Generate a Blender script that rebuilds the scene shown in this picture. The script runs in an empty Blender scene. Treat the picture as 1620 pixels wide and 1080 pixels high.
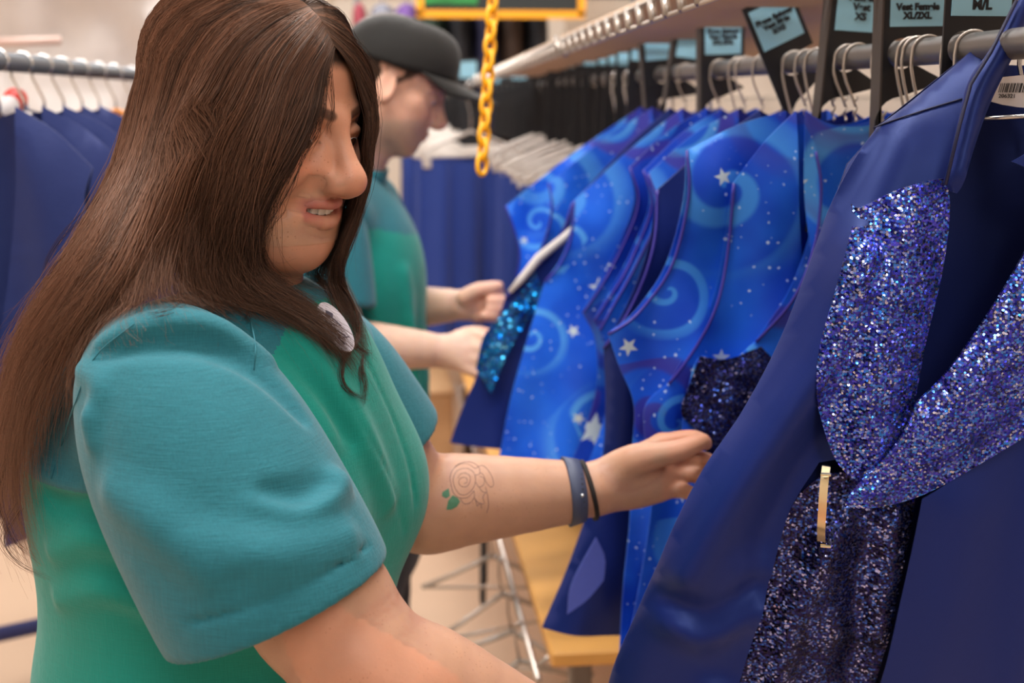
import bpy, math, random
import numpy as np
from mathutils import Vector, Matrix, Euler, noise as mnoise
R = math.radians
rng = np.random.default_rng(7)
random.seed(7)
scn = bpy.context.scene
COL = scn.collection

# ---------------------------------------------------------------- camera
FPX = 2000.0
CAM_LOC = Vector((0, 0, 1.6))
CAM_EUL = Euler((R(90 - 10.84), 0, R(-6.0)), 'XYZ')
CAM_M = CAM_EUL.to_matrix()
cam_d = bpy.data.cameras.new('camera')
cam = bpy.data.objects.new('camera', cam_d)
COL.objects.link(cam)
cam.location = CAM_LOC
cam.rotation_euler = CAM_EUL
cam_d.sensor_width = 36
cam_d.lens = FPX / 1620 * 36
cam_d.clip_start = 0.05
cam_d.dof.use_dof = True
cam_d.dof.focus_distance = 1.10
cam_d.dof.aperture_fstop = 4.6
cam_d.dof.aperture_blades = 9
scn.camera = cam
C_R = CAM_M @ Vector((1, 0, 0))
C_U = CAM_M @ Vector((0, 1, 0))
C_F = CAM_M @ Vector((0, 0, -1))
FH = Vector((C_F.x, C_F.y, 0)).normalized()      # level forward
RH = Vector((C_R.x, C_R.y, 0)).normalized()
UP = Vector((0, 0, 1))


def at(px, py, d):
    """world point seen at a pixel of the 1620x1080 photograph, d metres along the lens axis"""
    return CAM_LOC + (C_F + C_R * ((px - 810) / FPX) + C_U * ((540 - py) / FPX)) * d


def ray(px, py):
    return C_F + C_R * ((px - 810) / FPX) + C_U * ((540 - py) / FPX)


def proj(p):
    q = Vector(p) - CAM_LOC
    d = q.dot(C_F)
    return (810 + FPX * q.dot(C_R) / d, 540 - FPX * q.dot(C_U) / d, d)


def on_plane(px, py, p0, n):
    """world point where a pixel's ray meets the plane through p0"""
    r = ray(px, py)
    return CAM_LOC + r * ((Vector(p0) - CAM_LOC).dot(n) / r.dot(n))


# ---------------------------------------------------------------- objects
def srgb(r, g, b):
    def f(c):
        c = c / 255.0
        return c / 12.92 if c <= 0.04045 else ((c + 0.055) / 1.055) ** 2.4
    return (f(r), f(g), f(b))


def tag(o, label=None, cat=None, group=None, kind=None):
    if label: o['label'] = label
    if cat: o['category'] = cat
    if group: o['group'] = group
    if kind: o['kind'] = kind
    return o


def thing(name, label, cat, loc=(0, 0, 0), group=None, rotz=0.0):
    o = bpy.data.objects.new(name, None)
    COL.objects.link(o)
    o.location = loc
    o.rotation_euler = (0, 0, rotz)
    o.empty_display_size = 0.05
    return tag(o, label, cat, group)


def world_of(o):
    m = Matrix.LocRotScale(o.location, o.rotation_euler, o.scale)
    if o.parent:
        return world_of(o.parent) @ o.matrix_parent_inverse @ m
    return m


def adopt(o, parent):
    """parent o, its mesh staying where it was built in world space"""
    o.parent = parent
    o.matrix_parent_inverse = world_of(parent).inverted()


def mesh_obj(name, verts, faces, mat=None, parent=None, smooth=True, uv=None, col=None, local=False, edges=()):
    me = bpy.data.meshes.new(name)
    if isinstance(verts, np.ndarray) and isinstance(faces, np.ndarray):
        nv, nf, k = len(verts), len(faces), faces.shape[1]
        me.vertices.add(nv)
        me.vertices.foreach_set('co', verts.astype(np.float32).ravel())
        me.loops.add(nf * k)
        me.loops.foreach_set('vertex_index', faces.astype(np.int32).ravel())
        me.polygons.add(nf)
        me.polygons.foreach_set('loop_start', np.arange(0, nf * k, k, dtype=np.int32))
        me.polygons.foreach_set('loop_total', np.full(nf, k, dtype=np.int32))
        me.update(calc_edges=True)
        me.validate()
    else:
        me.from_pydata([tuple(v) for v in verts], list(edges), [tuple(int(i) for i in f) for f in faces])
    me.polygons.foreach_set('use_smooth', np.full(len(me.polygons), bool(smooth)))
    if uv is not None:
        lay = me.uv_layers.new(name='UVMap')
        li = np.zeros(len(me.loops), dtype=np.int32)
        me.loops.foreach_get('vertex_index', li)
        lay.data.foreach_set('uv', np.asarray(uv, dtype=np.float32)[li].ravel())
    if col is not None:
        ca = me.color_attributes.new('Col', 'FLOAT_COLOR', 'POINT')
        c4 = np.ones((len(me.vertices), 4), dtype=np.float32)
        c4[:, :3] = np.asarray(col, dtype=np.float32)[:, :3]
        ca.data.foreach_set('color', c4.ravel())
    if mat is not None:
        for m in (mat if isinstance(mat, (list, tuple)) else [mat]):
            me.materials.append(m)
    o = bpy.data.objects.new(name, me)
    COL.objects.link(o)
    if parent is not None:
        if local:
            o.parent = parent
        else:
            adopt(o, parent)
    return o


def copy_thing(o, parent=None):
    c = o.copy()
    COL.objects.link(c)
    if parent is not None:
        c.parent = parent
        c.matrix_parent_inverse = o.matrix_parent_inverse.copy()
    for ch in [x for x in KIDS.get(o.name, ())]:
        copy_thing(ch, c)
    return c


KIDS = {}


def note_kids(root):
    """remember the children of a thing that is going to be copied"""
    KIDS.clear()
    for o in bpy.data.objects:
        if o.parent:
            KIDS.setdefault(o.parent.name, []).append(o)


class MB:
    """collects simple solids, then links them as one mesh object"""
    def __init__(s):
        s.v, s.f, s.uv = [], [], []

    def add(s, vs, fs, uv=None):
        b = len(s.v)
        s.v += [tuple(v) for v in vs]
        s.f += [tuple(b + i for i in f) for f in fs]
        s.uv += list(uv) if uv is not None else [(v[0], v[2]) for v in vs]
        return s

    def box(s, c, size, rot=None, bevel=0.0):
        hx, hy, hz = size[0] / 2, size[1] / 2, size[2] / 2
        b = min(bevel, hx * .95, hy * .95, hz * .95)
        vs = []
        if b <= 0:
            for x in (-hx, hx):
                for y in (-hy, hy):
                    for z in (-hz, hz):
                        vs.append(Vector((x, y, z)))
            fs = [(0, 1, 3, 2), (4, 6, 7, 5), (0, 4, 5, 1), (2, 3, 7, 6), (0, 2, 6, 4), (1, 5, 7, 3)]
        else:
            idx = {}
            for sx in (-1, 1):
                for sy in (-1, 1):
                    for sz in (-1, 1):
                        for ax in range(3):
                            p = [sx * hx, sy * hy, sz * hz]
                            for a2 in range(3):
                                if a2 != ax:
                                    p[a2] -= (sx, sy, sz)[a2] * b
                            idx[(sx, sy, sz, ax)] = len(vs)
                            vs.append(Vector(p))
            fs = []
            for ax in range(3):
                a1, a2 = (ax + 1) % 3, (ax + 2) % 3
                for sg in (-1, 1):
                    q = []
                    for (s1, s2) in ((-1, -1), (1, -1), (1, 1), (-1, 1)):
                        t = [0, 0, 0]; t[ax] = sg; t[a1] = s1; t[a2] = s2
                        q.append(idx[(*t, ax)])
                    fs.append(tuple(q if sg > 0 else q[::-1]))
            for ax in range(3):
                a1, a2 = (ax + 1) % 3, (ax + 2) % 3
                for s1 in (-1, 1):
                    for s2 in (-1, 1):
                        t0 = [0, 0, 0]; t0[a1] = s1; t0[a2] = s2; t0[ax] = -1
                        t1 = list(t0); t1[ax] = 1
                        fs.append((idx[(*t0, a1)], idx[(*t1, a1)], idx[(*t1, a2)], idx[(*t0, a2)]))
            for sx in (-1, 1):
                for sy in (-1, 1):
                    for sz in (-1, 1):
                        fs.append((idx[(sx, sy, sz, 0)], idx[(sx, sy, sz, 1)], idx[(sx, sy, sz, 2)]))
        if rot is not None:
            m = rot if isinstance(rot, Matrix) else Euler(rot).to_matrix()
            vs = [m @ v for v in vs]
        c = Vector(c)
        return s.add([v + c for v in vs], fs)

    def tube(s, pts, r, n=8, cap=True, closed=False):
        pts = [Vector(p) for p in pts]
        m = len(pts)
        rr = r if isinstance(r, (list, tuple)) else [r] * m
        vs, fs = [], []
        t0 = (pts[1] - pts[0]).normalized()
        up = Vector((0, 0, 1)) if abs(t0.z) < .9 else Vector((1, 0, 0))
        nrm = (up - t0 * up.dot(t0)).normalized()
        for i, p in enumerate(pts):
            if closed:
                t = (pts[(i + 1) % m] - pts[i - 1]).normalized()
            else:
                t = (pts[min(i + 1, m - 1)] - pts[max(i - 1, 0)]).normalized()
            nrm = (nrm - t * nrm.dot(t)).normalized()
            bn = t.cross(nrm)
            for k in range(n):
                a = 2 * math.pi * k / n
                vs.append(p + (nrm * math.cos(a) + bn * math.sin(a)) * rr[i])
        for i in range(m if closed else m - 1):
            j = (i + 1) % m
            for k in range(n):
                k2 = (k + 1) % n
                fs.append((i * n + k, i * n + k2, j * n + k2, j * n + k))
        if cap and not closed:
            fs.append(tuple(range(n))[::-1])
            fs.append(tuple((m - 1) * n + k for k in range(n)))
        return s.add(vs, fs)

    def lathe(s, prof, n=24, axis_m=None, loc=(0, 0, 0)):
        vs, fs = [], []
        for (r, z) in prof:
            for k in range(n):
                a = 2 * math.pi * k / n
                vs.append(Vector((r * math.cos(a), r * math.sin(a), z)))
        for i in range(len(prof) - 1):
            for k in range(n):
                k2 = (k + 1) % n
                fs.append((i * n + k, i * n + k2, (i + 1) * n + k2, (i + 1) * n + k))
        m = axis_m or Matrix.Identity(3)
        return s.add([m @ v + Vector(loc) for v in vs], fs)

    def prism(s, poly, y0, y1):
        """a polygon in xz pushed from y0 to y1"""
        n = len(poly)
        vs = [Vector((x, y0, z)) for x, z in poly] + [Vector((x, y1, z)) for x, z in poly]
        fs = [tuple(range(n)), tuple(range(n, 2 * n))[::-1]]
        for i in range(n):
            j = (i + 1) % n
            fs.append((i, i + n, j + n, j))
        return s.add(vs, fs)

    def move(s, m):
        s.v = [tuple(m @ Vector(v)) for v in s.v]
        return s

    def build(s, name, mat, parent=None, smooth=False, local=False, uv=False):
        return mesh_obj(name, s.v, s.f, mat, parent, smooth, uv=s.uv if uv else None, local=local)


def auto_smooth(o, ang=40):
    me = o.data
    me.polygons.foreach_set('use_smooth', np.ones(len(me.polygons), dtype=bool))
    me.set_sharp_from_angle(angle=R(ang))
    return o


def catmull(P, n):
    """n points along a smooth curve through the rows of P"""
    P = np.asarray(P, dtype=float)
    m = len(P)
    t = np.linspace(0, m - 1, n)
    i = np.clip(t.astype(int), 0, m - 2)
    u = (t - i)[:, None]
    p0 = np.where((i - 1 < 0)[:, None], 2 * P[0] - P[1], P[np.maximum(i - 1, 0)])
    p3 = np.where((i + 2 > m - 1)[:, None], 2 * P[-1] - P[-2], P[np.minimum(i + 2, m - 1)])
    p1, p2 = P[i], P[i + 1]
    return .5 * (2 * p1 + (p2 - p0) * u + (2 * p0 - 5 * p1 + 4 * p2 - p3) * u ** 2 + (3 * p1 - p0 - 3 * p2 + p3) * u ** 3)


# ---------------------------------------------------------------- materials
def mat_new(name):
    m = bpy.data.materials.new(name)
    m.use_nodes = True
    nt = m.node_tree
    b = nt.nodes['Principled BSDF']
    return m, nt, b


def simple(name, col, rough=.5, metal=0.0, spec=.5, noise=0.0, nscale=60, bump=0.0, trans=0.0, emit=None, sheen=0.0, alpha=1.0):
    m, nt, b = mat_new(name)
    b.inputs['Roughness'].default_value = rough
    b.inputs['Metallic'].default_value = metal
    b.inputs['Specular IOR Level'].default_value = spec
    b.inputs['Transmission Weight'].default_value = trans
    b.inputs['Sheen Weight'].default_value = sheen
    b.inputs['Base Color'].default_value = (*col, 1)
    if noise or bump:
        tc = nt.nodes.new('ShaderNodeTexCoord')
        nz = nt.nodes.new('ShaderNodeTexNoise')
        nz.inputs['Scale'].default_value = nscale
        nz.inputs['Detail'].default_value = 5
        nt.links.new(tc.outputs['Object'], nz.inputs['Vector'])
        if noise:
            mr = nt.nodes.new('ShaderNodeMapRange')
            mr.inputs['To Min'].default_value = 1 - noise
            mr.inputs['To Max'].default_value = 1 + noise
            nt.links.new(nz.outputs['Fac'], mr.inputs['Value'])
            mx = nt.nodes.new('ShaderNodeVectorMath')
            mx.operation = 'SCALE'
            mx.inputs[0].default_value = col
            nt.links.new(mr.outputs['Result'], mx.inputs['Scale'])
            nt.links.new(mx.outputs['Vector'], b.inputs['Base Color'])
        if bump:
            bp = nt.nodes.new('ShaderNodeBump')
            bp.inputs['Strength'].default_value = bump
            bp.inputs['Distance'].default_value = .004
            nt.links.new(nz.outputs['Fac'], bp.inputs['Height'])
            nt.links.new(bp.outputs['Normal'], b.inputs['Normal'])
    if emit:
        b.inputs['Emission Color'].default_value = (*col, 1)
        b.inputs['Emission Strength'].default_value = emit
    return m


class NT:
    """short-hand for node graphs"""
    def __init__(s, nt):
        s.nt = nt

    def n(s, typ, **kw):
        x = s.nt.nodes.new(typ)
        for k, v in kw.items():
            setattr(x, k, v)
        return x

    def put(s, sock, v):
        if hasattr(v, 'is_output') or isinstance(v, bpy.types.NodeSocket):
            s.nt.links.new(v, sock)
        elif v is not None:
            sock.default_value = v

    def math(s, op, a, b=None, c=None, clamp=False):
        x = s.n('ShaderNodeMath', operation=op, use_clamp=clamp)
        s.put(x.inputs[0], a)
        if b is not None: s.put(x.inputs[1], b)
        if c is not None: s.put(x.inputs[2], c)
        return x.outputs[0]

    def vm(s, op, a, b=None, scale=None):
        x = s.n('ShaderNodeVectorMath', operation=op)
        s.put(x.inputs[0], a)
        if b is not None: s.put(x.inputs[1], b)
        if scale is not None: s.put(x.inputs['Scale'], scale)
        return x.outputs['Value'] if op in ('LENGTH', 'DOT_PRODUCT', 'DISTANCE') else x.outputs['Vector']

    def mix(s, fac, a, b):
        x = s.n('ShaderNodeMix', data_type='RGBA')
        s.put(x.inputs[0], fac)
        s.put(x.inputs[6], a if not isinstance(a, tuple) or len(a) == 4 else (*a, 1))
        s.put(x.inputs[7], b if not isinstance(b, tuple) or len(b) == 4 else (*b, 1))
        return x.outputs[2]

    def step(s, v, lo, hi):
        x = s.n('ShaderNodeMapRange', interpolation_type='SMOOTHSTEP')
        s.put(x.inputs['Value'], v)
        s.put(x.inputs['From Min'], lo)
        s.put(x.inputs['From Max'], hi)
        return x.outputs['Result']

    def ramp(s, v, stops):
        x = s.n('ShaderNodeValToRGB')
        s.put(x.inputs['Fac'], v)
        e = x.color_ramp.elements
        while len(e) < len(stops):
            e.new(.5)
        for k, (p, c) in enumerate(stops):
            e[k].position = p
            e[k].color = (*c, 1) if len(c) == 3 else c
        return x.outputs['Color']

    def noise(s, vec, scale, detail=2, dist=0.0):
        x = s.n('ShaderNodeTexNoise')
        if vec is not None: s.put(x.inputs['Vector'], vec)
        x.inputs['Scale'].default_value = scale
        x.inputs['Detail'].default_value = detail
        x.inputs['Distortion'].default_value = dist
        return x


# ---------------------------------------------------------------- signed-distance modelling
class Field:
    """smooth unions and cuts of round solids, meshed by surface nets on sparse blocks"""
    def __init__(s, xf=None, scale=1.0):
        s.ops = []
        s.xf = (np.array(xf.inverted())[:3, :] if xf is not None else None)
        s.warp = None

    def _n(s, v):
        return np.array(tuple(v), dtype=np.float32)

    def frame(s, M):
        """following points are in this frame; None = world"""
        s.M = np.array(M, dtype=np.float64) if M is not None else None
        s.sc = float(np.cbrt(np.linalg.det(s.M[:3, :3]))) if M is not None else 1.0
        return s

    M = None
    sc = 1.0

    def w(s, p):
        p = np.array(tuple(p), dtype=np.float64)
        if s.M is None:
            return p.astype(np.float32)
        return (s.M[:3, :3] @ p + s.M[:3, 3]).astype(np.float32)

    def add(s, fn, k=.01, op='u'):
        s.ops.append((fn, k, op))

    def ball(s, c, r, k=.01, op='u'):
        c = s.w(c); r = r * s.sc
        s.add(lambda P: np.sqrt(((P - c) ** 2).sum(-1)) - r, k * s.sc, op)

    def ell(s, c, rad, k=.01, op='u', rot=None):
        c = s.w(c)
        A = np.eye(3) if s.M is None else s.M[:3, :3] / s.sc
        if rot is not None:
            A = A @ np.array(Euler(rot).to_matrix())
        A = A.astype(np.float32)
        rad = (np.array(rad) * s.sc).astype(np.float32)

        def fn(P):
            q = (P - c) @ A
            a = q / rad
            k0 = np.sqrt((a * a).sum(-1)) + 1e-9
            b = a / rad
            k1 = np.sqrt((b * b).sum(-1)) + 1e-9
            return k0 * (k0 - 1) / k1
        s.add(fn, k * s.sc, op)

    def cone(s, a, b, ra, rb=None, k=.01, op='u', flat=None):
        """round-ended cone a->b"""
        rb = ra if rb is None else rb
        a, b = s.w(a), s.w(b)
        ra, rb = ra * s.sc, rb * s.sc
        ba = b - a
        l2 = float((ba * ba).sum()) + 1e-12

        def fn(P):
            q = P - a
            t = np.clip((q @ ba) / l2, 0, 1)
            d = q - t[..., None] * ba
            return np.sqrt((d * d).sum(-1)) - (ra + (rb - ra) * t)
        s.add(fn, k * s.sc, op)

    def chain(s, pts, rs, k=.01, op='u', n=None, inner=.004):
        """tapering tube along a polyline; one op"""
        pts = np.array([tuple(p) for p in pts], dtype=float)
        rs = np.array(rs if hasattr(rs, '__len__') else [rs] * len(pts), dtype=float)
        if n:
            q = catmull(np.concatenate([pts, rs[:, None]], 1), n)
            pts, rs = q[:, :3], q[:, 3]
        W = [s.w(p) for p in pts]
        rr = rs * s.sc
        inner = inner * s.sc

        def fn(P):
            out = None
            for i in range(len(W) - 1):
                a, ba = W[i], W[i + 1] - W[i]
                l2 = float((ba * ba).sum()) + 1e-12
                q = P - a
                t = np.clip((q @ ba) / l2, 0, 1)
                dd = q - t[..., None] * ba
                d = np.sqrt((dd * dd).sum(-1)) - (rr[i] + (rr[i + 1] - rr[i]) * t)
                if out is None:
                    out = d
                elif inner > 0:
                    h = np.maximum(inner - np.abs(out - d), 0) / inner
                    out = np.minimum(out, d) - h * h * inner * .25
                else:
                    out = np.minimum(out, d)
            return out
        s.add(fn, k * s.sc, op)

    def plane(s, p, n, k=.002, op='c'):
        """cut away the side n points to"""
        p = s.w(p)
        n = np.array(tuple(Vector(n).normalized()), dtype=np.float32)
        if s.M is not None:
            n = (s.M[:3, :3] @ n / s.sc).astype(np.float32)
        s.add(lambda P: -((P - p) @ n), k, op)

    def eval(s, P, sel=None, R_=None):
        d = np.full(P.shape[:-1], 1.0, dtype=np.float32)
        for fn, k, op in s.ops:
            e = fn(P)
            d = s._comb(d, e, k, op)
        return d

    @staticmethod
    def _comb(d, e, k, op):
        if op == 'u':
            h = np.maximum(k - np.abs(d - e), 0) / k
            return np.minimum(d, e) - h * h * k * .25
        if op == 'c':            # cut: remove where e < 0
            e = -e
            h = np.maximum(k - np.abs(d - e), 0) / k
            return np.maximum(d, e) + h * h * k * .25
        if op == 'i':            # keep only where e < 0
            h = np.maximum(k - np.abs(d - e), 0) / k
            return np.maximum(d, e) + h * h * k * .25
        if op == 'a':            # add a displacement
            return d + e
        raise ValueError(op)

    def mesh(s, lo, hi, vox, smooth=1):
        B = 12
        lo = np.array(tuple(lo), dtype=np.float64); hi = np.array(tuple(hi), dtype=np.float64)
        bs = B * vox
        nb = np.ceil((hi - lo) / bs).astype(int)
        g = np.stack(np.meshgrid(*[np.arange(n) for n in nb], indexing='ij'), -1).reshape(-1, 3)
        cen = (lo + (g + .5) * bs).astype(np.float32)
        hd = bs * .87
        dc = s.eval(cen)
        keep = np.abs(dc) < hd * 1.5 + .004
        g, cen = g[keep], cen[keep]
        vs, fs = [], []
        ax = np.arange(B + 1) * vox
        off = np.stack(np.meshgrid(ax, ax, ax, indexing='ij'), -1).astype(np.float32)
        D = np.full((len(g), B + 1, B + 1, B + 1), 1.0, dtype=np.float32)
        base = (lo + g * bs).astype(np.float32)
        CH = 160
        for fn, k, op in s.ops:
            near = fn(cen)
            if op in 'uc':
                idx = np.nonzero(near < hd * 2.2 + k * 1.5 + vox * 4)[0]
            else:
                idx = np.arange(len(g))
            for c0 in range(0, len(idx), CH):
                ii = idx[c0:c0 + CH]
                P = base[ii][:, None, None, None, :] + off[None]
                D[ii] = s._comb(D[ii], fn(P), k, op)
        S = D < 0
        # cells
        c8 = [S[:, a:a + B, b:b + B, c:c + B] for a in (0, 1) for b in (0, 1) for c in (0, 1)]
        cnt = sum(x.astype(np.int8) for x in c8)
        act = (cnt > 0) & (cnt < 8)
        bi, ci, cj, ck = np.nonzero(act)
        acc = np.zeros((len(bi), 3)); wn = np.zeros(len(bi))
        corners = [(a, b, c) for a in (0, 1) for b in (0, 1) for c in (0, 1)]
        for (a, b, c) in corners:
            for e in range(3):
                if (a, b, c)[e] == 1:
                    continue
                a2, b2, c2 = a + (e == 0), b + (e == 1), c + (e == 2)
                d0 = D[bi, ci + a, cj + b, ck + c]; d1 = D[bi, ci + a2, cj + b2, ck + c2]
                m = (d0 < 0) != (d1 < 0)
                t = np.where(m, d0 / np.where(m, d0 - d1, 1), 0)
                p = np.array([a, b, c], dtype=float)[None, :].repeat(len(bi), 0)
                p[:, e] += t
                acc += np.where(m[:, None], p, 0); wn += m
        cellg = g[bi] * B + np.stack([ci, cj, ck], -1)
        V = lo + (cellg + acc / wn[:, None]) * vox
        N3 = nb * B + 2
        key = (cellg[:, 0].astype(np.int64) * N3[1] + cellg[:, 1]) * N3[2] + cellg[:, 2]
        order = np.argsort(key)
        skey = key[order]

        def look(cg):
            kk = (cg[:, 0].astype(np.int64) * N3[1] + cg[:, 1]) * N3[2] + cg[:, 2]
            p = np.clip(np.searchsorted(skey, kk), 0, len(skey) - 1)
            ok = skey[p] == kk
            return order[p], ok
        quads = []
        for e in range(3):
            sl0 = S[:, :B, :B, :B]
            sl1 = S[:, (1 if e == 0 else 0):B + (1 if e == 0 else 0), (1 if e == 1 else 0):B + (1 if e == 1 else 0), (1 if e == 2 else 0):B + (1 if e == 2 else 0)]
            m = sl0 != sl1
            qb, qi, qj, qk = np.nonzero(m)
            inside = sl0[qb, qi, qj, qk]
            cg = g[qb] * B + np.stack([qi, qj, qk], -1)
            u, v = (e + 1) % 3, (e + 2) % 3
            du = np.zeros(3, int); du[u] = 1
            dv = np.zeros(3, int); dv[v] = 1
            r = [look(cg - du - dv), look(cg - dv), look(cg), look(cg - du)]
            ok = r[0][1] & r[1][1] & r[2][1] & r[3][1]
            q = np.stack([x[0] for x in r], -1)
            q = np.where(inside[:, None], q, q[:, ::-1])
            quads.append(q[ok])
        F = np.concatenate(quads)
        used = np.unique(F)
        rm = np.full(len(V), -1); rm[used] = np.arange(len(used))
        V, F = V[used], rm[F]
        for _ in range(smooth):
            A = np.zeros_like(V); n = np.zeros(len(V))
            for i in range(4):
                j = (i + 1) % 4
                for (x, y) in ((i, j), (j, i)):
                    for d3 in range(3):
                        A[:, d3] += np.bincount(F[:, x], weights=V[F[:, y], d3], minlength=len(V))
                    n += np.bincount(F[:, x], minlength=len(V))
            V = V * .5 + .5 * A / n[:, None]
        return V, F


def sstep(x, a, b):
    t = np.clip((x - a) / (b - a), 0, 1)
    return t * t * (3 - 2 * t)


def seg_dist(P, pts):
    """distance from points to a polyline"""
    out = None
    pts = [np.array(tuple(p)) for p in pts]
    for a, b in zip(pts[:-1], pts[1:]):
        ba = b - a
        t = np.clip(((P - a) @ ba) / (ba @ ba), 0, 1)
        d = np.linalg.norm(P - a - t[:, None] * ba, axis=1)
        out = d if out is None else np.minimum(out, d)
    return out


def frame_mat(o, x, z, s=1.0):
    """matrix with x forward, z up (made square), y left"""
    x = Vector(x).normalized()
    y = Vector(z).cross(x).normalized()
    z = x.cross(y)
    return Matrix(((x.x * s, y.x * s, z.x * s, o[0]), (x.y * s, y.y * s, z.y * s, o[1]), (x.z * s, y.z * s, z.z * s, o[2]), (0, 0, 0, 1)))

# ---------------------------------------------------------------- light
scn.view_settings.view_transform = 'Standard'
scn.view_settings.look = 'None'
scn.view_settings.exposure = 0.08
scn.view_settings.gamma = 1.0
scn.view_settings.use_curve_mapping = False
world = bpy.data.worlds.new('hall_light')
scn.world = world
world.use_nodes = True
bg = world.node_tree.nodes['Background']
# soft daylight from the roof, little from the floor side
_n = world.node_tree.nodes; _l = world.node_tree.links
_tc = _n.new('ShaderNodeTexCoord'); _sx = _n.new('ShaderNodeSeparateXYZ'); _cr = _n.new('ShaderNodeValToRGB'); _mr = _n.new('ShaderNodeMapRange')
_l.new(_tc.outputs['Generated'], _sx.inputs[0])
_mr.inputs['From Min'].default_value = -1
_l.new(_sx.outputs['Z'], _mr.inputs['Value']); _l.new(_mr.outputs['Result'], _cr.inputs['Fac'])
_e = _cr.color_ramp.elements
_e[0].position = .30; _e[0].color = (.22, .19, .17, 1)
_e[1].position = .85; _e[1].color = (1.0, .965, .94, 1)
_l.new(_cr.outputs['Color'], bg.inputs['Color'])
bg.inputs['Strength'].default_value = .48


def area(name, loc, aim, size, power, col=(1, .975, .95), sy=None):
    l = bpy.data.lights.new(name, 'AREA')
    l.energy = power
    l.color = col
    l.shape = 'RECTANGLE'
    l.size = size
    l.size_y = sy or size
    o = bpy.data.objects.new(name, l)
    COL.objects.link(o)
    o.location = loc
    o.rotation_euler = (Vector(aim) - Vector(loc)).to_track_quat('-Z', 'Y').to_euler()
    return o


# rows of fluorescent tubes high under the roof
area('tube_light', (-0.55, 1.3, 4.2), (-.1, 1.4, 1), .5, 128, sy=3.2)
area('tube_light', (1.9, 1.6, 4.2), (1.2, 1.6, 1), .5, 62, sy=3.2)
area('tube_light', (-0.5, 5.2, 4.2), (-.2, 5, 1), .6, 150, sy=3.5)
area('tube_light', (1.8, 5.2, 4.2), (1.4, 5, 1), .6, 75, sy=3.5)
area('tube_light', (0.3, -2.2, 4.0), (.3, -.6, 1.0), .6, 66, sy=2.6)

# ---------------------------------------------------------------- people: heads
LIP_UP = [(.0705, .0320, -0.0590), (.0825, .0205, -0.0585), (.0895, .0085, -0.0575), (.0912, 0, -0.0583)]
LIP_LO = [(.0705, .0320, -0.0605), (.0800, .0225, -0.0695), (.0855, .0100, -0.0743), (.0868, 0, -0.0753)]
LIP_IN = [(.0710, .0295, -0.0597), (.0820, .0205, -0.0638), (.0895, .0090, -0.0657), (.0915, 0, -0.0663)]


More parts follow.
